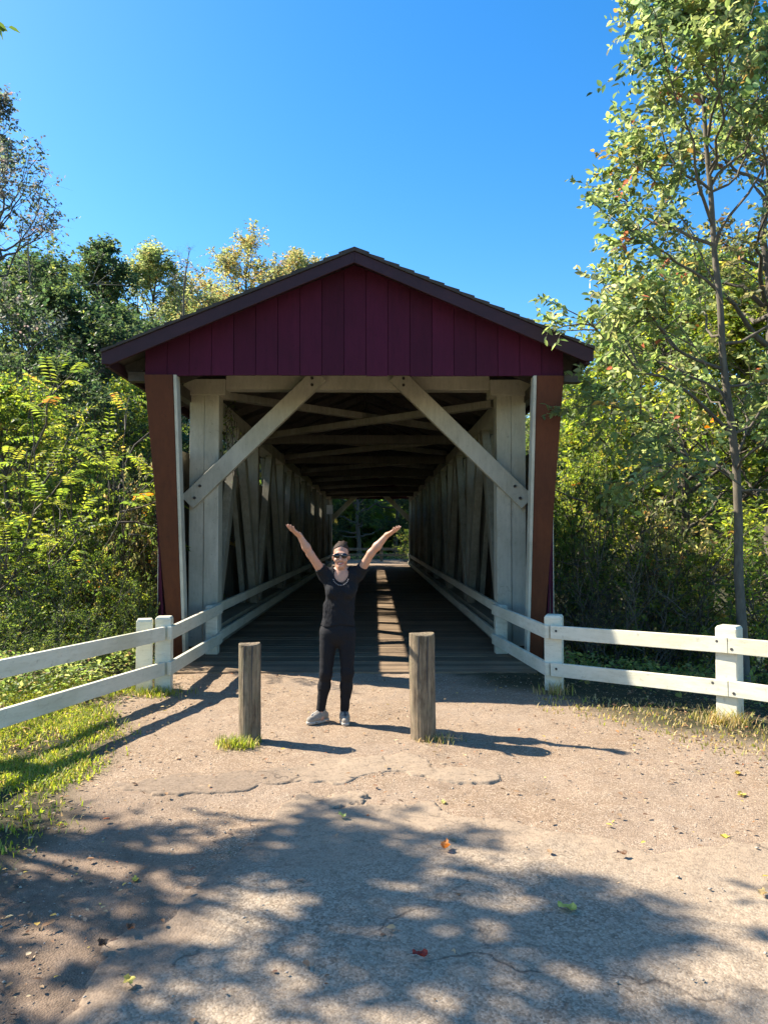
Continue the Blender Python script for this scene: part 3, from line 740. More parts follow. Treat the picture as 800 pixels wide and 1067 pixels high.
for an, d, dark in ((anL, (-.72, -.69), 0), (anR, (.12, -.99), 1)):
    d3 = np.array([d[0], d[1], 0.]); p0 = an * (1, 1, 0)
    sh = [S(p0 - d3 * .045 + (0, 0, .050), p0 + d3 * .05 + (0, 0, .052), .040, .041, .03), S(p0 + d3 * .05 + (0, 0, .045), p0 + d3 * .120 + (0, 0, .034), .040, .032, .03), S(p0 + (0, 0, .06), p0 - d3 * .012 + (0, 0, .105), .041, .040, .02)]
    so_ = sdf_part('shoe', sh, (-.36, -.26, 0.0), (.26, .16, .16), .0045, M['shoe'], pr, lambda P: np.maximum(.018 - P[..., 2], P[..., 2] - .112))
    sl_ = [S(p0 - d3 * .050 + (0, 0, .012), p0 + d3 * .05 + (0, 0, .012), .042, .043, .01), S(p0 + d3 * .05 + (0, 0, .012), p0 + d3 * .124 + (0, 0, .012), .042, .034, .01)]
    sdf_part('sole', sl_, (-.36, -.26, -.06), (.26, .16, .09), .0045, M['sole'], so_, lambda P: np.abs(P[..., 2] - .011) - .013)
    tg = [S(p0 + d3 * .025 + (0, 0, .098), p0 + d3 * .10 + (0, 0, .074), .012, .010, .01)]
    for t in (.035, .06, .085):
        w = np.array([-d[1], d[0], 0]) * .02; c = p0 + d3 * t + np.array([0, 0, .104 - t * .32]); tg.append(S(c - w, c + w, .005, .005, .004))
    sdf_part('laces', tg, (-.36, -.26, .02), (.26, .16, .16), .003, M['shoe_dark'] if dark else M['sole'], so_)

# ------------------------------------------------------------------ vegetation
def leaves(P, D, Up, L, Wd, C, detail=0):
    """leaf blades with a folded midrib; detail 0: 4 points, 1: 6 points"""
    n = len(P); D = nrm(D); side = nrm(np.cross(D, Up)); up = np.cross(side, D)
    L = L[:, None]; Wd = Wd[:, None]
    if detail == 0:
        V = np.stack([P, P + D * L * .45 + side * Wd * .5 + up * Wd * .16, P + D * L, P + D * L * .45 - side * Wd * .5 + up * Wd * .16], 1).reshape(-1, 3)
        b = np.arange(n)[:, None] * 4
        F = np.concatenate([b + np.array([0, 1, 2]), b + np.array([0, 2, 3])]); k = 4
    else:
        V = np.stack([P, P + D * L * .3 + side * Wd * .46 + up * Wd * .14, P + D * L * .66 + side * Wd * .40 + up * Wd * .06, P + D * L - up * L * .12,
                      P + D * L * .66 - side * Wd * .40 + up * Wd * .06, P + D * L * .3 - side * Wd * .46 + up * Wd * .14], 1).reshape(-1, 3)
        b = np.arange(n)[:, None] * 6
        F = np.concatenate([b + np.array([0, 1, 2, 3]), b + np.array([0, 3, 4, 5])]); k = 6
    return V, F, np.repeat(C, k, axis=0)
def pick(rg, n, pal, jit=.18, gain=1.4):
    cols = np.array([p[1:] for p in pal], float); w = np.array([p[0] for p in pal], float)
    i = rg.choice(len(pal), n, p=w / w.sum())
    return np.clip(gain * cols[i] * (1 + rg.normal(0, jit, (n, 1))) * (1 + rg.normal(0, .05, (n, 3))), .004, .9)
PAL = {
 'green':  [(5,.062,.092,.024),(4,.085,.115,.03),(3,.036,.058,.018),(1,.14,.145,.04)],
 'bright': [(5,.11,.15,.032),(4,.155,.185,.038),(4,.055,.085,.022),(.8,.23,.20,.05),(.08,.25,.13,.04)],
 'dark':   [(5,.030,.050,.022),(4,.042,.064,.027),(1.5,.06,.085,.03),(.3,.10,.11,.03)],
 'pale':   [(5,.11,.14,.055),(4,.14,.165,.07),(2,.17,.18,.08),(.4,.20,.16,.06)],
 'yellow': [(4,.17,.165,.065),(4,.13,.15,.06),(3,.20,.175,.07),(.5,.20,.12,.045)],
 'silver': [(5,.090,.122,.047),(4,.125,.158,.062),(3,.18,.205,.088),(.4,.19,.15,.05),(.1,.22,.10,.06)],
 'brown':  [(4,.095,.098,.042),(4,.075,.095,.032),(3,.12,.12,.05),(.6,.14,.09,.045)],
 'plum':   [(4,.062,.066,.058),(3,.07,.09,.05),(1,.10,.085,.07)],
 'weed':   [(5,.095,.135,.04),(4,.13,.17,.055),(2,.18,.20,.075),(1,.20,.18,.07),(.5,.16,.11,.06)],
}
def rot_up(v, up_amt):
    v = v.copy(); v[..., 2] += up_amt; return nrm(v)
def tree_geo(seed, H, r0, lo=.3, cr=2.5, nl=22, ns=6, nt=5, nf=8, leaf=.10, lw=.55, pal='green', el=(10, 60), up=.25, droop=.35, bend=.05, stems=0, twig=.4, prof=(.75, .9), compound=False, detail=0, clump=.25, lean=(0, 0), spread=.4, extra=(), thin=1.0, exl=None, sub_lo=.22):
    rg = np.random.default_rng(seed)
    tubeV = []; tubeF = []; nb = 0
    def addt(P, Rr, s):
        nonlocal nb
        V, F = tubes(P, Rr, s); tubeV.append(V); tubeF.append(F + nb); nb += len(V)
    if not stems:
        k = 16; t = np.linspace(0, 1, k)
        w = np.cumsum(rg.normal(0, bend, (k, 2)), 0) * H / 10; w -= w[0]
        TP = np.stack([w[:, 0] + lean[0] * t ** 1.3, w[:, 1] + lean[1] * t ** 1.3, H * t], -1)
        TR = r0 * (1 - .95 * t) ** .85 + .004; TR[0] *= 1.35
        addt(TP[None], TR[None], 9)
        tl = lo + (1 - lo) * np.sort(rg.random(nl)) ** .85; tl[-1] = .985
        p0 = np.stack([np.interp(tl, t, TP[:, i]) for i in range(3)], -1); rb_ = np.interp(tl, t, TR)
        tn = (tl - lo) / (1 - lo)
        az = np.arange(nl) * 2.39996 + rg.normal(0, .35, nl)
        pf = np.sin(np.pi * np.clip(.12 + .85 * tn ** prof[0], 0, 1)) ** prof[1]
        Ll = cr * np.maximum(pf, .18) * (1 + rg.normal(0, .16, nl))
        e = np.radians(el[0] + (el[1] - el[0]) * tn + rg.normal(0, 9, nl))
    else:
        nl = stems; az = rg.random(nl) * 2 * np.pi; q = spread * np.sqrt(rg.random(nl))
        p0 = np.stack([q * np.cos(az), q * np.sin(az), np.zeros(nl) - .05], -1); rb_ = np.full(nl, r0)
        az = az + rg.normal(0, .5, nl); Ll = H * (.55 + .5 * rg.random(nl)); e = np.radians(el[0] + (el[1] - el[0]) * rg.random(nl))
    k = 8; s = np.linspace(0, 1, k)
    d0 = np.stack([np.cos(e) * np.cos(az), np.cos(e) * np.sin(az), np.sin(e)], -1)
    LP = p0[:, None] + Ll[:, None, None] * (s[None, :, None] * d0[:, None])
    LP[..., 2] += up * Ll[:, None] * (s ** 2)[None] * .5
    LP += np.cumsum(rg.normal(0, .035, LP.shape), 1) * Ll[:, None, None] * (s > 0)[None, :, None]
    if len(extra):
        ex = np.array(extra, float)     # (m,2,3) limbs from a to b
        E_ = ex[:, :1] + (ex[:, 1:] - ex[:, :1]) * s[None, :, None]; E_[..., 2] += .25 * np.sin(np.pi * s)[None]
        LP = np.concatenate([LP, E_]); Ll = np.concatenate([Ll, np.array(exl, float) if exl else np.full(len(ex), cr * .8)]); rb_ = np.concatenate([rb_, np.full(len(ex), .05 * thin)])
        nl = len(LP)
    LR = np.minimum(rb_ * (.62 if not stems else 1), .045 * Ll * thin + .006)[:, None] * (1 - .88 * s)[None] + .0025
    addt(LP, LR, 6)
    ld = nrm(np.gradient(LP, axis=1))
    # subs
    n = nl * ns; li = np.repeat(np.arange(nl), ns); ss = sub_lo + (1 - sub_lo) * np.sqrt(rg.random(n)); ii = np.minimum((ss * (k - 1)).astype(int), k - 2); fr_ = ss * (k - 1) - ii
    sp = LP[li, ii] * (1 - fr_[:, None]) + LP[li, ii + 1] * fr_[:, None]
    rv = nrm(rg.normal(0, 1, (n, 3))); sd = nrm(ld[li, ii] * .75 + rv * .85 + np.array([0, 0, .12]))
    Ls = (.42 * Ll[li] * (1.15 - .6 * ss) + .12) * (.6 + .7 * rg.random(n))
    ks = 4; s4 = np.linspace(0, 1, ks)
    SP = sp[:, None] + Ls[:, None, None] * s4[None, :, None] * sd[:, None]; SP += np.cumsum(rg.normal(0, .05, SP.shape), 1) * Ls[:, None, None] * (s4 > 0)[None, :, None]
    SR = (.010 * Ls + .004)[:, None] * (1 - .75 * s4)[None] + .0012
    addt(SP, SR, 4)
    # twigs
    n2 = n * nt; si = np.repeat(np.arange(n), nt); q = .15 + .85 * rg.random(n2); q[::nt] = 1.0
    jj = np.minimum((q * (ks - 1)).astype(int), ks - 2); f2 = q * (ks - 1) - jj
    tp = SP[si, jj] * (1 - f2[:, None]) + SP[si, jj + 1] * f2[:, None]
    td = nrm(nrm(SP[si, jj + 1] - SP[si, jj]) * .7 + nrm(rg.normal(0, 1, (n2, 3))) * .8 + np.array([0, 0, .08]))
    if compound: td = nrm(td * np.array([1, 1, .35]) + np.array([0, 0, .12]))
    Lt = twig * (.5 + .8 * rg.random(n2))
    k3 = 4; s3 = np.linspace(0, 1, k3)
    TW = tp[:, None] + Lt[:, None, None] * s3[None, :, None] * td[:, None]; TW[..., 2] -= droop * .45 * Lt[:, None] * (s3 ** 2)[None]
    twV, twF = tubes(TW, np.full((n2, k3), .0022) * (1 - .5 * s3)[None] * (1 if leaf < .12 else 1.8), 3)
    # leaves
    cl = np.clip(1 + rg.normal(0, clump, n), .4, 1.7)[si]
    n3 = n2 * nf; ti = np.repeat(np.arange(n2), nf)
    if compound:
        qs = np.tile(np.repeat(np.linspace(.22, 1, nf // 2), 2), n2); sgn = np.tile(np.array([1, -1] * (nf // 2)), n2)
    else:
        qs = np.tile(np.linspace(.12, 1, nf), n2) + rg.normal(0, .05, n3); sgn = np.tile(np.array([1, -1] * ((nf + 1) // 2))[:nf], n2)
    qs = np.clip(qs, 0, 1); j3 = np.minimum((qs * (k3 - 1)).astype(int), k3 - 2); f3 = qs * (k3 - 1) - j3
    lp = TW[ti, j3] * (1 - f3[:, None]) + TW[ti, j3 + 1] * f3[:, None]
    sdv = nrm(np.cross(td, np.array([0, 0, 1.])))[ti] * sgn[:, None]
    if compound:
        ldv = sdv * .9 + td[ti] * .42 + np.array([0, 0, -.22]) + rg.normal(0, .06, (n3, 3)); un = np.array([0, 0, 1.]) + rg.normal(0, .15, (n3, 3))
        LL = leaf * (.85 + .3 * rg.random(n3)) * (1 - .35 * (qs - .5) ** 2)
    else:
        ldv = sdv * .75 + td[ti] * .55 + rg.normal(0, .45, (n3, 3)); ldv[:, 2] -= droop; un = np.array([0, 0, .85]) + rg.normal(0, .75, (n3, 3))
        LL = leaf * (.6 + .7 * rg.random(n3))
    C = pick(rg, n2, PAL[pal], .16)[ti] * (1 + rg.normal(0, .13, (n3, 1))) * (1 + (cl[ti][:, None] - 1) * np.array([.9, .7, .5]))
    odd = rg.random(n3) < .25; C[odd] = pick(rg, int(odd.sum()), PAL[pal], .2)
    lV, lF, lC = leaves(lp, ldv, un, LL, LL * lw, np.clip(C, .004, .8), detail)
    SIZE[H] = (np.percentile(lp[:, 2], 99.5), np.percentile(np.hypot(lp[:, 0], lp[:, 1]), 96))
    if stems: SHRUBS.add(H)
    return dict(bV=np.concatenate(tubeV), bF=np.concatenate(tubeF), twV=twV, twF=twF, lV=lV, lF=lF, lC=lC, stems=bool(stems))
def make_tree(name, geo, loc, label, cat, group, bark='bark', rz=0, sc=1):
    t = thing(name, loc, label, cat, group); t.rotation_euler.z = rz; t.scale = sc if hasattr(sc, '__len__') else (sc,) * 3
    nm = ('stem', 'foliage') if geo['stems'] else ('trunk', 'crown')
    np_mesh(nm[0], geo['bV'], [geo['bF']], [M[bark]], t, smooth=True, local=True)
    nt_ = len(geo['twF'])
    V = np.concatenate([geo['twV'], geo['lV']]); F = [geo['twF'], geo['lF'] + len(geo['twV'])]
    mi = np.concatenate([np.zeros(nt_, int), np.ones(len(geo['lF']), int)])
    C = np.concatenate([np.full((len(geo['twV']), 3), .08), geo['lC']])
    np_mesh(nm[1], V, F, [M[bark], M['leaf']], t, mi=mi, col=C, local=True)
    return t
def copy_thing(src, loc, label, rz, sc=1, group=None):
    c = src.copy(); COL.objects.link(c); c.location = loc; c.rotation_euler.z = rz; c.scale = (sc,) * 3 if not hasattr(sc, '__len__') else sc
    if label: c['label'] = label
    if group: c['group'] = group
    for ch in src.children:
        d = ch.copy(); COL.objects.link(d); d.parent = c
    return c
def at(px, d, py=None):
    """a spot in the place from a bearing and a depth"""
    x = (px - 391) * d / 770
    return (x, d, float(ground_h(x, d))) if py is None else (x, d, 1.7 + (558 - py) * d / 770)
SIZE = {}
def sc_for(H, px, d, py):
    hz, r = SIZE[H]
    p, h = top(px, d, py); sz = h / hz
    room = 99 if d > 41.5 else max(.45, abs(p[0] - AX) - 2.72)
    if d < 9.3: room = .8
    sx = min(sz, 1.0 * room / r) if H in SHRUBS else sz
    return (sx, sx, sz)
SHRUBS = set()
def top(px, d, py):
    p = at(px, d); return p, at(px, d, py)[2] - p[2]

# --- slender tree beside the right fence
g1 = tree_geo(101, 10.8, .062, lo=.20, cr=1.72, nl=46, ns=9, nt=7, nf=8, leaf=.10, lw=.56, pal='silver', el=(22, 66), up=.25, droop=.28, bend=.03, twig=.36, prof=(.6, .8), detail=1, lean=(-.45, .2), clump=.2, thin=.2,
              extra=[((.0, 0, 2.6), (-2.2, -.5, 3.65)), ((0, 0, 3.3), (-1.3, -.2, 5.1)), ((0, 0, 2.6), (-1.5, -.6, 2.7)), ((-.2, 0, 5.0), (-1.25, .2, 7.0)), ((-.1, 0, 3.6), (1.4, -.6, 4.4))], exl=[1.1, 1.2, 1.5, 1.4, 1.5])
make_tree('slender_tree', g1, at(774, 9.6), 'slender young tree with loose airy silvery leaves rising behind the white fence', 'tree', None, 'bark_grey')
# --- tall tree behind it with duller brownish leaves
g2 = tree_geo(102, 12.2, .16, lo=.42, cr=2.3, nl=26, ns=7, nt=6, nf=8, leaf=.12, pal='brown', el=(15, 60), twig=.4, droop=.4)
make_tree('tall_tree', g2, at(815, 13.5), 'tall tree with dull olive-brown leaves standing close behind the slender tree', 'tree', None)
# --- medium trees
gA = tree_geo(111, 8.0, .12, lo=.12, cr=2.6, nl=32, ns=8, nt=7, nf=12, leaf=.105, pal='green', el=(5, 60), twig=.5, droop=.35)
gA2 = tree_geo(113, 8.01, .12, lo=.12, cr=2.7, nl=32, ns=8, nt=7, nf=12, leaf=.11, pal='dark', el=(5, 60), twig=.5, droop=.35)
gB = tree_geo(112, 7.0, .10, lo=.08, cr=2.5, nl=32, ns=8, nt=7, nf=12, leaf=.10, pal='bright', el=(5, 60), twig=.5, droop=.35)
tA = make_tree('leafy_tree', gA, at(664, 21), 'round green leafy tree in the gap between the bridge corner and the slender tree', 'tree', 'leafy trees along the creek', rz=.4, sc=sc_for(8.0, 664, 21, 318))
tB = make_tree('leafy_tree', gB, at(722, 17), 'bright yellow-green leafy tree directly behind the slender trunk', 'tree', 'leafy trees along the creek', rz=1.2, sc=sc_for(7, 722, 17, 262))
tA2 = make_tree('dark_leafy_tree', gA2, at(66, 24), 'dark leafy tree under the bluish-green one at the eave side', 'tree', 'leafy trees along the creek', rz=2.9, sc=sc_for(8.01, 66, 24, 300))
for src, H, px, d, py, rz, lab in (
    (tA, 8, 606, 27, 392, 2.0, 'farther green tree peeping past the bridge roof corner'),
    (tB, 7, 800, 15, 300, 3.1, 'bright bushy tree at the very edge of the view beyond the slender tree'),
    (tA, 8, 770, 25, 255, 4.0, 'deep green tree in the second row behind the slender tree'),
    (tB, 7, 632, 16.5, 470, 5.0, 'low bright leafy tree close to the red end board over the creek'),
    (tA, 8, 690, 30, 330, .9, 'far green tree seen through the gap above the low bright leafy tree'),
    (tB, 7, 128, 20, 395, 1.7, 'yellow-green leafy tree touching the left roof eave from behind'),
    (tA2, 8.01, 62, 17.5, 372, 2.9, 'dense green leafy tree behind the plants with feathery leaves'),
    (tA2, 8.01, 150, 29, 335, 5.5, 'green tree farther back, just beyond the roof eave of the bridge'),
    (tB, 7, 0, 13.5, 395, 3.6, 'yellow-green leafy tree cut by the side of the view above the fence'),
    (tA2, 8.01, 112, 25, 318, .2, 'shady green tree under the round dark tree'),
    (tB, 7, -75, 15.5, 400, 2.4, 'bright leafy tree beyond the grassy bank past the feathery plants'),
    (tA2, 8.01, -60, 22, 330, 1.3, 'dark leafy tree behind the bright one past the feathery plants'),
    (tA2, 8.01, -190, 20, 340, 3.7, 'dark leafy tree farthest along the grassy bank'),
    (tA, 8, 880, 17, 290, 2.2, 'green leafy tree along the creek beyond the end of the sunlit fence'),
    (tB, 7, 960, 15, 330, .6, 'bright leafy tree farthest along the creek past the fence'),
    (tA2, 8.01, 12, 27, 275, 4.6, 'green tree beneath the thin plum-leaved tree')):
    copy_thing(src, at(px, d), lab, rz, sc_for(H, px, d, py))
# --- far trees
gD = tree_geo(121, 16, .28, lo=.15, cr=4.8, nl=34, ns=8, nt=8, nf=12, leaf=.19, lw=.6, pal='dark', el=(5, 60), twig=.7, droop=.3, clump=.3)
gP = tree_geo(122, 18.1, .26, lo=.25, cr=4.2, nl=36, ns=9, nt=8, nf=11, leaf=.15, lw=.6, pal='pale', el=(10, 60), twig=.7, droop=.3, clump=.25)
gY = tree_geo(123, 18, .26, lo=.25, cr=4.6, nl=34, ns=9, nt=8, nf=11, leaf=.15, lw=.6, pal='yellow', el=(15, 60), twig=.7, droop=.3, clump=.25)
GT = 'tall trees on the far bank'
tD = make_tree('round_tree', gD, at(98, 44), 'broad dark bluish-green tree standing high above the bridge eave', 'tree', GT, rz=.3, sc=sc_for(16, 98, 44, 252))
tP = make_tree('pale_tree', gP, at(158, 56), 'tall pale grey-green tree between the dark tree and the roof', 'tree', GT, rz=1.1, sc=tuple(np.array(sc_for(18.1, 158, 56, 258)) * (1.15, 1.15, 1)))
tY = make_tree('yellowing_tree', gY, at(262, 58), 'large yellowing tree whose airy top rises over the roof slope', 'tree', GT, rz=2.2, sc=sc_for(18, 262, 58, 246))
for src, H, px, d, py, rz, lab in (
    (tD, 16, 30, 38, 262, 2.6, 'dark bluish-green tree behind the thin plum-leaved tree'),
    (tY, 18, 214, 62, 290, .7, 'smaller orange-tinged tree low between pale tree and large yellowing tree'),
    (tP, 18.1, 186, 66, 300, 3.3, 'pale tree farther off beside the bare twiggy tree'),
    (tY, 18, 305, 66, 262, 4.4, 'yellowing tree nearest the ridge, mostly hidden by the roof'),
    (tD, 16, 120, 52, 300, 5.0, 'dark tree squeezed behind the pale tree trunk'),
    (tD, 16, 330, 55, 420, 1.0, 'shadowy tree beyond the far portal, on the notice sign side'),
    (tD, 16, 375, 53, 430, 3.9, 'shadowy tree straight beyond the far portal'),
    (tD, 16, 412, 60, 420, 5.4, 'shadowy tree beyond the far portal, nearer the sunlit bush'),
    (tD, 16, 452, 55, 430, 2.2, 'shadowy tree hidden mostly by the far trusses'),
    (tD, 16, 296, 52, 440, .1, 'shadowy tree glimpsed through the gap above the wall boards'),
    (tP, 18.1, 560, 50, 400, 2.7, 'pale tree glimpsed past the bridge posts opposite the person'),
    (tD, 16, 640, 48, 352, 1.9, 'dark far tree low behind the round green leafy tree'),
    (tD, 16, 735, 42, 300, 4.1, 'dark far tree behind the slender trunk')):
    copy_thing(src, at(px, d), lab, rz, sc_for(H, px, d, py))
# bare twiggy tree and thin plum tree
gb = tree_geo(131, 17.5, .16, lo=.5, cr=2.4, nl=14, ns=5, nt=4, nf=1, leaf=.10, pal='plum', el=(45, 75), twig=.6, up=.2)
make_tree('bare_tree', gb, at(182, 50), 'almost leafless twiggy tree top standing between pale trees', 'tree', None, sc=sc_for(17.5, 182, 50, 255))
gl = tree_geo(132, 14, .13, lo=.45, cr=2.0, nl=26, ns=6, nt=5, nf=6, leaf=.11, pal='plum', el=(35, 75), twig=.4, droop=.25, up=.25)
make_tree('thin_tree', gl, at(12, 20), 'tall thin tree with plum-tinted sparse leaves against the blue sky', 'tree', None, sc=sc_for(14, 12, 20, 92))
gd_ = tree_geo(133, 9.6, .07, lo=.7, cr=2.2, nl=7, ns=4, nt=4, nf=0 or 1, leaf=.02, pal='plum', el=(20, 40), twig=.5, up=.15)
make_tree('dead_tree', gd_, at(24, 24), 'grey dead tree with a bare forked limb reaching out over the dark tree', 'tree', None, bark='bark_pale', sc=sc_for(9.6, 24, 24, 215))

# --- near plants with feathery leaves, shrubs
gS = tree_geo(141, 3.6, .022, stems=6, nl=0, ns=5, nt=4, nf=16, leaf=.115, lw=.34, pal='bright', el=(58, 86), compound=True, twig=.55, droop=.45, spread=.35, detail=1, clump=.15)
gS2 = tree_geo(142, 2.6, .018, stems=12, nl=0, ns=9, nt=6, nf=8, leaf=.07, lw=.6, pal='bright', el=(45, 85), twig=.3, droop=.4, spread=.5, detail=1)
gS3 = tree_geo(143, 2.21, .016, stems=13, nl=0, ns=9, nt=6, nf=8, leaf=.065, lw=.62, pal='green', el=(40, 85), twig=.28, droop=.4, spread=.6, detail=1)
gS4 = tree_geo(144, 2.5, .016, stems=12, nl=0, ns=8, nt=6, nf=1, leaf=.07, pal='brown', el=(30, 80), twig=.5, droop=.1, spread=.7)
gS5 = tree_geo(145, 2.2, .016, stems=11, nl=0, ns=8, nt=6, nf=7, leaf=.07, lw=.55, pal='yellow', el=(45, 82), twig=.28, droop=.4, spread=.5, detail=1)
GF = 'feathery-leaved plants on the bank'; GS = 'shrubs behind the fences'
sF = make_tree('feather_leaf_plant', gS, at(32, 11.2), 'tall plant with feathery compound leaves at the side edge of the view above the fence', 'plant', GF, rz=.5, sc=sc_for(3.6, 32, 11.2, 392))
for px, d, py, rz, lab in ((92, 12.6, 402, 2.0, 'feathery-leaved plant whose fronds stretch toward the red end board'), (138, 13.2, 446, 4.1, 'feathery-leaved plant right beside the red end board'), (4, 10.0, 470, 5.2, 'lower feathery-leaved plant half cut by the view edge')):
    copy_thing(sF, at(px, d), lab, rz, sc_for(3.6, px, d, py))
sG = make_tree('shrub', gS2, at(118, 10.6), 'bright yellow-green shrub catching the sun beside the doubled fence post', 'shrub', GS, rz=.9, sc=sc_for(2.6, 118, 10.6, 548))
sH = make_tree('shrub', gS3, at(40, 9.6), 'dark green shrub behind the middle of the grassy bank fence', 'shrub', GS, rz=.1, sc=sc_for(2.21, 40, 9.6, 585))
sY = make_tree('shrub', gS5, at(140, 12.2), 'shrub with yellow and rusty leaves halfway up the red end board', 'shrub', GS, rz=.1, sc=sc_for(2.2, 140, 12.2, 478))
sT = make_tree('bare_shrub', gS4, at(618, 11.6), 'dark tangle of bare sticks beside the bridge corner over the creek', 'shrub', GS, rz=.3, sc=sc_for(2.5, 618, 11.6, 520))
for src, H, px, d, py, rz, lab in (
    (sG, 2.6, 66, 11.4, 508, 3.3, 'bright shrub below the feathery plants, halfway along the fence'),
    (sH, 2.21, 150, 10.0, 600, 1.4, 'low green shrub tucked against the raked end board'),
    (sH, 2.21, 96, 9.0, 630, 2.5, 'low dark shrub right above the upper fence rail'),
    (sG, 2.6, 12, 12.0, 520, 4.2, 'bright shrub at the view edge above the fence'),
    (sH, 2.21, 110, 12.6, 500, 5.1, 'deep green shrub in the shade behind the yellow and rusty one'),
    (sG, 2.6, 165, 13.5, 520, .5, 'bright shrub showing just outside the end board'),
    (sH, 2.21, 20, 8.4, 640, 3.0, 'dark shrub at the fence end of the grassy bank'),
    (sY, 2.2, 52, 13.0, 470, 2.2, 'yellowing shrub among the feathery-leaved plants'),
    (sG, 2.6, 740, 12.5, 520, 2.7, 'sunlit bright shrub at the foot of the slender tree'),
    (sG, 2.6, 792, 11.5, 540, .9, 'sunlit bright shrub behind the last visible fence post'),
    (sH, 2.21, 690, 12.6, 590, 2.0, 'green shrub in half shade behind the middle of the fence rail'),
    (sH, 2.21, 655, 14.0, 560, 4.0, 'green shrub over the creek behind the tangle of sticks'),
    (sY, 2.2, 668, 13.8, 500, 3.1, 'small shrub with orange-brown leaves above the stick tangle'),
    (sH, 2.21, 600, 13.6, 470, 5.5, 'dark leafy shrub pressed against the bridge side'),
    (sT, 2.5, 660, 11.0, 560, 1.8, 'tangle of bare sticks behind the shaded fence rail'),
    (sT, 2.5, 705, 12.2, 560, 3.5, 'loose bare sticks between shaded rail and slender trunk'),
    (sT, 2.5, 640, 13.2, 480, 5.0, 'taller bare stick tangle rising out of the creek'),
    (sG, 2.6, 426, 46.0, 545, 1.0, 'sunlit bush at the far end of the bridge'),
    (sG, 2.6, 437, 44.0, 560, 2.5, 'smaller sunlit bush hugging the far portal post'),
    (sH, 2.21, 345, 49.5, 566, 3.5, 'dim low bush behind the distant rail fence')):
    copy_thing(src, at(px, d), lab, rz, sc_for(H, px, d, py))
# climbing vine at the portal
rg = np.random.default_rng(77)
vt = thing('vine', (U(-2.0), 11.3, 2.9), 'thin dry vine hanging around the chord end by the first truss post', 'vine')
mb = MB()
for k in range(9):
    n = 9; t = np.linspace(0, 1, n); p0 = np.array([U(-2.06) + rg.uniform(-.02, .1), 11.36 + rg.uniform(0, .6), 3.75 - rg.uniform(0, .3)])
    P = p0 + np.stack([np.cumsum(rg.normal(0, .035, n)), np.cumsum(rg.normal(0, .03, n)), -t * rg.uniform(.3, 1.1)], -1)
    mb.tube(P, .006, 5)
mb.build('stem', M['bark'], vt)
n = 120; P = np.array([U(-2.04), 11.6, 3.4]) + rg.normal(0, 1, (n, 3)) * (.06, .25, .28); L = np.full(n, .055)
lV, lF, lC = leaves(P, rg.normal(0, 1, (n, 3)) + (0, 0, -.6), rg.normal(0, 1, (n, 3)) + (0, 0, .5), L, L * .6, pick(rg, n, PAL['green']))
np_mesh('foliage', lV, [lF], [M['leaf']], vt, col=lC)

# --- the tree that shades the foreground (stands off to the side of the path)
bx, by = -6.5, 5.75
clumps = [(-1.9, 3.95, 4.5), (-1.45, 3.55, 5.0), (-1.15, 4.15, 5.6), (-2.1, 3.15, 4.8), (-2.5, 3.6, 4.3), (-1.6, 2.6, 5.0), (.05, 4.25, 7.0), (.55, 4.1, 7.2), (.85, 3.65, 7.0), (.25, 3.5, 6.4), (.95, 3.2, 7.4), (.6, 2.75, 6.8),
          (1.05, 2.5, 7.3), (-.05, 2.9, 6.0), (-.7, 2.3, 5.4), (1.2, 2.25, 7.0), (.45, 2.2, 6.4), (-.15, 2.4, 6.0), (-1.3, 2.25, 5.2), (-.45, 3.85, 6.0), (-.75, 3.3, 5.6)]
ex = [((0, 0, max(2.4, h * .62)), (x - SA * h - bx, y + SB * h - by, h)) for x, y, h in clumps] + [((0, 0, 4.9), (3.80, -.9, 5.26 - float(ground_h(bx, by))))]
gO = tree_geo(151, 7.9, .15, lo=.55, cr=.7, nl=5, ns=8, nt=5, nf=5, leaf=.12, lw=.5, detail=1, pal='green', el=(20, 60), twig=.26, droop=.3, clump=.2, extra=ex, thin=.6, exl=[.85] * len(clumps) + [.35], sub_lo=.62)
make_tree('shade_tree', gO, (bx, by, float(ground_h(bx, by))), 'overhanging tree whose long drooping leaf tip hangs into the sky corner', 'tree', None)

# --- undergrowth, grass
def scatter(n, x0, x1, y0, y1, dens, rg):
    P = np.stack([rg.uniform(x0, x1, n), rg.uniform(y0, y1, n)], -1)
    return P[rg.random(n) < dens(P[:, 0], P[:, 1])]
rg = np.random.default_rng(9)
def soil_at(x, y):
    u = x - AX; e = fbm(x, y, .9, 4, 12) - .5
    return sstep(-.25, .35, -(u + 2.35 + .18 * (y - 8)) + e * .9)
def undergrowth(name, P, hmax, size, pal, label):
    n = len(P); h = hmax * (.15 + .85 * fbm(P[:, 0], P[:, 1], 1.3, 3, 40)) * np.sqrt(rg.random(n))
    p = np.stack([P[:, 0], P[:, 1], ground_h(P[:, 0], P[:, 1]) + h], -1)
    L = size * (.5 + .9 * rg.random(n)); D = rg.normal(0, 1, (n, 3)); D[:, 2] = D[:, 2] * .4 + .05
    V, F, C = leaves(p, D, np.array([0, 0, 1.]) + rg.normal(0, .45, (n, 3)), L, L * .62, pick(rg, n, PAL[pal], .22), 1)
    o = np_mesh(name, V, F if isinstance(F, list) else [F], [M['leaf']], col=C); tag(o, label, None, None, 'stuff'); return o
P = scatter(95000, -9.5, -2.3, 4.2, 13.5, lambda x, y: np.clip(soil_at(x, y) * sstep(-.05, -.35, x + 2.55 + .262 * (8.1 - y)), 0, 1) * (.35 + .65 * sstep(.35, .6, fbm(x, y, 1.1, 3, 41))), rg)
undergrowth('undergrowth', P, .60, .048, 'weed', 'low leafy weeds covering the bank behind the fence')
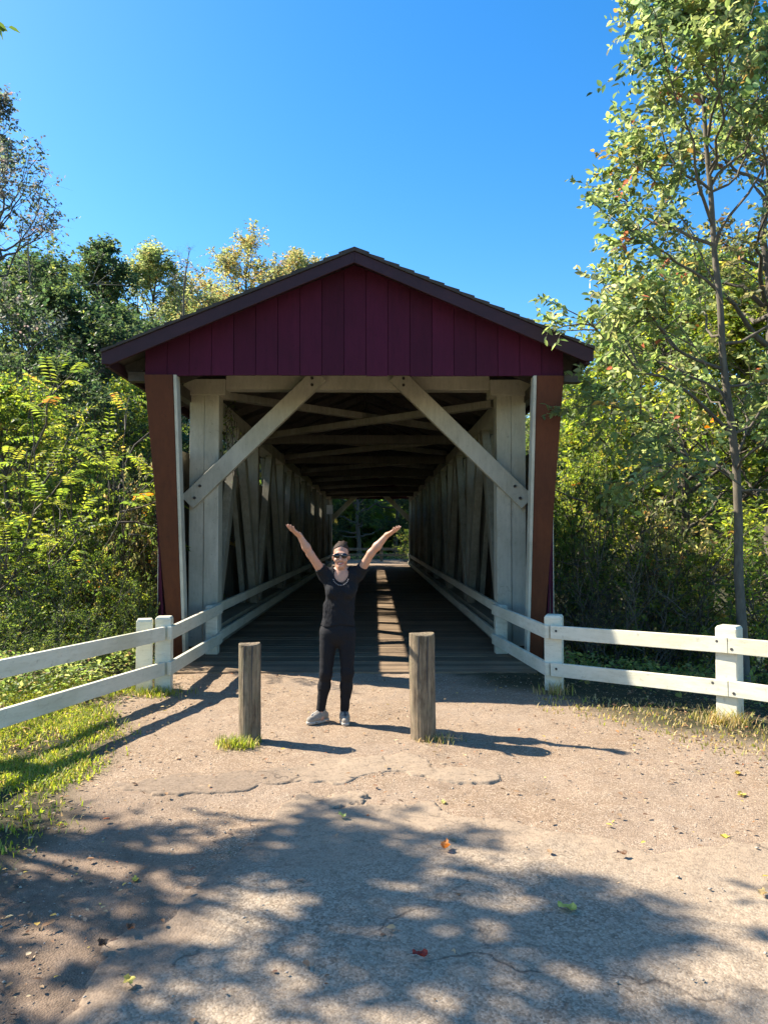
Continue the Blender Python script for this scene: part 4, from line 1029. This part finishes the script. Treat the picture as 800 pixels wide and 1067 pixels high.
P = scatter(16000, 2.2, 9.5, 7.6, 14, lambda x, y: sstep(2.0, 2.6, x - AX) * sstep(-.05, .7, (y - 8.5) + (x - 2) * .95) * (.3 + .7 * sstep(.35, .6, fbm(x, y, 1.1, 3, 42))), rg)
undergrowth('undergrowth', P, .40, .06, 'weed', 'low weeds on the creek bank behind the shaded fence')
P = scatter(7000, -8, 8, 41.5, 56, lambda x, y: sstep(2.2, 3.0, np.abs(x - AX)) * .9 + sstep(48.5, 50, y), rg)
undergrowth('undergrowth', P, .6, .13, 'weed', 'weeds on the ground beyond the far portal')
def grass(name, P, hm, pal, label, w=.006):
    n = len(P); H = hm * (.4 + .9 * rg.random(n)); a = rg.random(n) * 2 * np.pi; ln = H * (.25 + .7 * rg.random(n))
    b = np.stack([P[:, 0], P[:, 1], ground_h(P[:, 0], P[:, 1]) - .01], -1); d = np.stack([np.cos(a), np.sin(a), 0 * a], -1); sd = np.stack([-np.sin(a), np.cos(a), 0 * a], -1) * w * (.7 + .8 * rg.random(n))[:, None]
    up = np.array([0, 0, 1.]); m_ = b + d * ln[:, None] * .35 + up * H[:, None] * .62; t_ = b + d * ln[:, None] + up * H[:, None]
    V = np.stack([b - sd, b + sd, m_ + sd * .8, m_ - sd * .8, t_], 1).reshape(-1, 3); i = np.arange(n)[:, None] * 5
    o = np_mesh(name, V, [i + np.array([0, 1, 2, 3]), i + np.array([3, 2, 4])], [M['grass']], col=np.repeat(pick(rg, n, PAL[pal], .2), 5, 0))
    return o
PAL['lawn'] = [(5,.13,.17,.03),(4,.18,.21,.04),(2,.26,.24,.07),(1,.30,.25,.12)]
PAL['dry'] = [(4,.23,.19,.08),(3,.16,.17,.04),(3,.30,.24,.12)]
P = scatter(150000, -5.5, -1.6, 3.6, 9.0, lambda x, y: soil_at(x, y) ** 1.5 * (.12 + .88 * sstep(.36, .58, fbm(x, y, 1.8, 4, 43))), rg)
undergrowth('clover', P[::2], .035, .020, 'lawn', 'low clover leaves among the short grass')
tag(grass('grass', P, .055, 'lawn', '', .004), 'short sunlit grass and clover between fence and path', None, None, 'stuff')
P = scatter(8000, 1.6, 6.0, 4.2, 7.8, lambda x, y: sstep(.1, .8, (x - 2.0) * .9 + (y - 6.4) * .75 + (fbm(x, y, 1.5, 3, 45) - .5) * 1.6) * (1 - sstep(7.4, 8.4, y + .95 * (x - 2.0) - .55)) * .85, rg)
tag(grass('grass', P, .05, 'dry', ''), 'thin dry grass in front of the sunlit fence post', None, None, 'stuff')
def tuft(x, y, n, label, hm=.11, pal='lawn', spread=.09):
    t = thing('grass_tuft', (x, y, float(ground_h(x, y))), label, 'grass tuft')
    P = np.stack([x + rg.normal(0, spread, n), y + rg.normal(0, spread * .7, n)], -1)
    o = grass('foliage', P, hm, pal, '', .0035); V = np.zeros(len(o.data.vertices) * 3, np.float32); o.data.vertices.foreach_get('co', V)
    V = V.reshape(-1, 3) - np.array(t.location, np.float32); o.data.vertices.foreach_set('co', V.ravel()); o.parent = t
tuft(-1.10, 5.97, 520, 'weedy grass tuft at the foot of the thinner bollard', .085, 'lawn', .075)
tuft(.52, 6.15, 120, 'scant dry tuft at the foot of the thicker bollard', .07, 'dry')
tuft(-2.36, 8.02, 420, 'fresh green tuft at the foot of the doubled fence post', .10, 'lawn', .14)
tuft(1.93, 8.02, 160, 'thin tuft beneath the shaded fence post next to the bridge', .12, 'dry')
tuft(3.2, 6.75, 320, 'dry tuft at the foot of the sunlit fence post', .13, 'dry', .13)

# --- litter, gravel
n = 17000
P = np.stack([rg.uniform(-4.2, 5.0, n), rg.uniform(2.2, 9.1, n)], -1)
w = .16 + .7 * soil_at(P[:, 0], P[:, 1]) + .8 * sstep(1.6, 3.2, P[:, 0]) * sstep(4, 5, P[:, 1]) + .8 * sstep(-.8, -1.6, P[:, 0]) * sstep(4.6, 3.6, P[:, 1]) + .5 * sstep(-1.6, -2.2, P[:, 0]); P = P[rg.random(n) < w * (1 - .8 * sstep(-.05, .1, road_mask(P[:, 0], P[:, 1])) * (1 - sstep(-.7, -1.5, P[:, 0])))]
n = len(P); D = rg.normal(0, 1, (n, 3)); D[:, 2] *= .10; L = .013 + .036 * rg.random(n) ** 3
PAL['litter'] = [(4,.16,.095,.05),(3,.23,.15,.085),(2,.10,.06,.035),(2,.32,.24,.14),(.7,.36,.27,.06),(.5,.26,.10,.04)]
V, F, C = leaves(np.stack([P[:, 0], P[:, 1], ground_h(P[:, 0], P[:, 1]) + .016 + .02 * rg.random(n) * (1 - 0)], -1), D, np.array([0, 0, 1.]) + rg.normal(0, .16, (n, 3)), L, L * .6, pick(rg, n, PAL['litter'], .3, 1.35), 1)
tag(np_mesh('leaf_litter', V, [F], [M['dry_leaf']], col=C), 'small dry leaf litter strewn on the dirt', None, None, 'stuff')
n = 9000; P = np.stack([rg.uniform(-3.4, 4.6, n), rg.uniform(1.9, 9.0, n)], -1)
rm = road_mask(P[:, 0], P[:, 1]); P = P[rg.random(n) < np.where(rm > .02, .22, 1)]; n = len(P); rr = .0025 + .008 * rg.random(n) ** 5
oct_ = np.array([(1,0,0),(0,1,0),(-1,0,0),(0,-1,0),(0,0,.6),(0,0,-.6)], float)
V = np.stack([P[:, 0], P[:, 1], np.maximum(ground_h(P[:, 0], P[:, 1]), np.where(road_mask(P[:, 0], P[:, 1]) > .0, ground_h(P[:, 0], P[:, 1]) * .75 + .026, -9)) + .002], -1)[:, None] + oct_[None] * rr[:, None, None] * (1 + rg.normal(0, .25, (n, 6, 1)))
b_ = np.arange(n)[:, None] * 6; F = np.concatenate([b_ + np.array(q) for q in ((0,1,4),(1,2,4),(2,3,4),(3,0,4),(1,0,5),(2,1,5),(3,2,5),(0,3,5))])
tag(np_mesh('gravel', V.reshape(-1, 3), [F], [M['rock']]), 'loose small stones on the path', None, None, 'stuff')

# --- single fallen leaves that stand out
FL = [(463, 887, .075, (.50, .20, .05), 'orange fallen leaf curled on the shaded asphalt', .55), (588, 950, .085, (.42, .42, .10), 'large pale yellow-green fallen leaf lying on the asphalt', .2), (437, 998, .06, (.30, .05, .03), 'dark red fallen leaf on the shaded asphalt', .5),
      (461, 834, .055, (.45, .42, .14), 'small pale yellow leaf just inside the asphalt edge behind the orange one', .2), (141, 1021, .06, (.50, .42, .10), 'yellow leaf lowest among the fallen leaves beside the dark litter', .15), (357, 855, .06, (.33, .38, .12), 'dull green fallen leaf at the top edge of the tree shade', .35),
      (146, 912, .05, (.40, .38, .08), 'yellow leaf in the deep shade beside the soil edge', .3), (770, 824, .075, (.52, .42, .09), 'large yellow leaf on the sunlit dirt near the broken slab', .2), (766, 802, .06, (.48, .36, .06), 'golden leaf nearest the sunlit fence post', .3),
      (752, 872, .05, (.50, .42, .06), 'bright yellow leaf in the gap of the broken slab', .3), (142, 968, .05, (.16, .09, .05), 'curled brown leaf lying on the sun-flecked asphalt', .6), (114, 984, .055, (.10, .065, .04), 'dark brown curled leaf below the sun-flecked brown one', .6),
      (188, 790, .045, (.52, .40, .28), 'bleached tan leaf on the dirt by the grassy bank', .3), (645, 895, .05, (.20, .12, .07), 'brown curled leaf on the plain sunlit asphalt', .5), (790, 936, .06, (.46, .34, .15), 'tan yellow leaf at the edge of the sunlit asphalt', .2)]
for px, py, L, c, lab, curl in FL:
    d = 770 * 1.7 / (py - 558); x = (px - 391) * d / 770
    rm = float(road_mask(np.array(x), np.array(d))); z = max(float(ground_h(x, d)), float(ground_h(x, d)) * .75 + .03 if rm > 0 else -9) + .008
    a = rg.random() * 6.28; V = []; nu, nv = 9, 5
    for i in range(nu):
        t = i / (nu - 1); wv = (math.sin(math.pi * min(1, t * .96 + .02)) ** .8) * (1 + .28 * math.sin(t * 19)) * .34
        for j in range(nv):
            s = (j / (nv - 1) - .5) * 2; lx = (t - .5) * L; ly = s * wv * L
            lz = curl * L * (.35 * s * s + .9 * (t - .5) ** 2) + .1 * L * math.sin(t * 7 + s * 2)
            V.append((x + lx * math.cos(a) - ly * math.sin(a), d + lx * math.sin(a) + ly * math.cos(a), z + max(lz, -.004)))
    F = [(i * nv + j, i * nv + j + 1, (i + 1) * nv + j + 1, (i + 1) * nv + j) for i in range(nu - 1) for j in range(nv - 1)]
    t_ = thing('fallen_leaf', (x, d, z), lab, 'leaf', 'single fallen leaves on the ground')
    cc = np.clip(np.array(c) * (1 + rg.normal(0, .12, (len(V), 1))), .01, .9)
    np_mesh('leaf_blade', np.array(V), [np.array(F)], [M['dry_leaf']], t_, smooth=True, col=cc)
    mb = MB(); mb.tube([(x - .5 * L * math.cos(a), d - .5 * L * math.sin(a), z + curl * L * .22), (x - .95 * L * math.cos(a + .2), d - .95 * L * math.sin(a + .2), z + .004)], .0013, 5); mb.build('leaf_stalk', M['bark'], t_)

# --- far wood
rg = np.random.default_rng(55)
nt_ = 230; cx = rg.uniform(-130, 130, nt_); cy = rg.uniform(80, 140, nt_); cy[:60] = rg.uniform(63, 74, 60); cx[:60] = rg.uniform(-34, 30, 60); hh = rg.uniform(9, 15, nt_); hh[:60] = rg.uniform(5, 9, 60)
k = 190; ci = np.repeat(np.arange(nt_), k); v = nrm(rg.normal(0, 1, (nt_ * k, 3))) * (rg.random((nt_ * k, 1)) ** .35)
P = np.stack([cx[ci] + v[:, 0] * 4.2, cy[ci] + v[:, 1] * 4.2, ground_h(cx, cy)[ci] + hh[ci] * (.5 + .5 * v[:, 2])], -1)
L = .8 + .9 * rg.random(len(P)); V, F, C = leaves(P, rg.normal(0, 1, P.shape), rg.normal(0, .7, P.shape) + (0, 0, 1), L, L * .75, pick(rg, nt_, PAL['green'], .25)[ci] * (1 + rg.normal(0, .15, (len(P), 1))))
tag(np_mesh('forest', V, [F], [M['leaf']], col=np.clip(C, .01, .5)), 'wooded hillside far behind the bridge', None, None, 'stuff')

# ------------------------------------------------------------------ light, sky, camera
sd = Vector((-SA, SB, 1)).normalized()
el = math.asin(sd.z); az = math.atan2(sd.x, sd.y)
w = bpy.data.worlds.new('World'); scene.world = w; w.use_nodes = True
nt = w.node_tree; bg = nt.nodes['Background']
sky = nt.nodes.new('ShaderNodeTexSky'); sky.sky_type = 'NISHITA'; sky.sun_disc = False
sky.sun_elevation = el; sky.sun_rotation = az % (2 * math.pi); sky.air_density = 1.0; sky.dust_density = .5; sky.ozone_density = 1.6; sky.altitude = 200
hs = nt.nodes.new('ShaderNodeHueSaturation'); hs.inputs['Saturation'].default_value = 1.42; nt.links.new(sky.outputs[0], hs.inputs['Color']); nt.links.new(hs.outputs[0], bg.inputs['Color']); bg.inputs['Strength'].default_value = .097
sl = bpy.data.lights.new('sun', 'SUN'); sl.energy = 4.6; sl.angle = R(.53); sl.color = (1, .91, .77)
so = bpy.data.objects.new('sun', sl); COL.objects.link(so); so.rotation_euler = sd.to_track_quat('Z', 'Y').to_euler(); so.location = (-20, 5, 25)
cam = bpy.data.cameras.new('camera'); co = bpy.data.objects.new('camera', cam); COL.objects.link(co); scene.camera = co
cam.sensor_width = 36; cam.lens = 770 / 1067 * 36; cam.clip_end = 1500; cam.clip_start = .05
co.location = (0, 0, 1.7)
yaw = math.atan(9 / 770); pitch = math.atan(24.5 / 770)
co.rotation_euler = (math.pi / 2 + pitch, 0, -yaw)
vs = scene.view_settings; scene.display_settings.display_device = 'sRGB'
vs.view_transform = 'Standard'; vs.look = 'None'; vs.exposure = 1.6; vs.gamma = 1; vs.use_curve_mapping = False
scene.render.engine = 'CYCLES'; cy = scene.cycles
cy.max_bounces = 7; cy.diffuse_bounces = 4; cy.glossy_bounces = 2; cy.transmission_bounces = 4; cy.transparent_max_bounces = 4
cy.use_adaptive_sampling = True; cy.adaptive_threshold = .012; cy.use_denoising = True
try: cy.denoiser = 'OPENIMAGEDENOISE'; cy.denoising_input_passes = 'RGB_ALBEDO_NORMAL'
except Exception: pass
scene.render.use_persistent_data = False
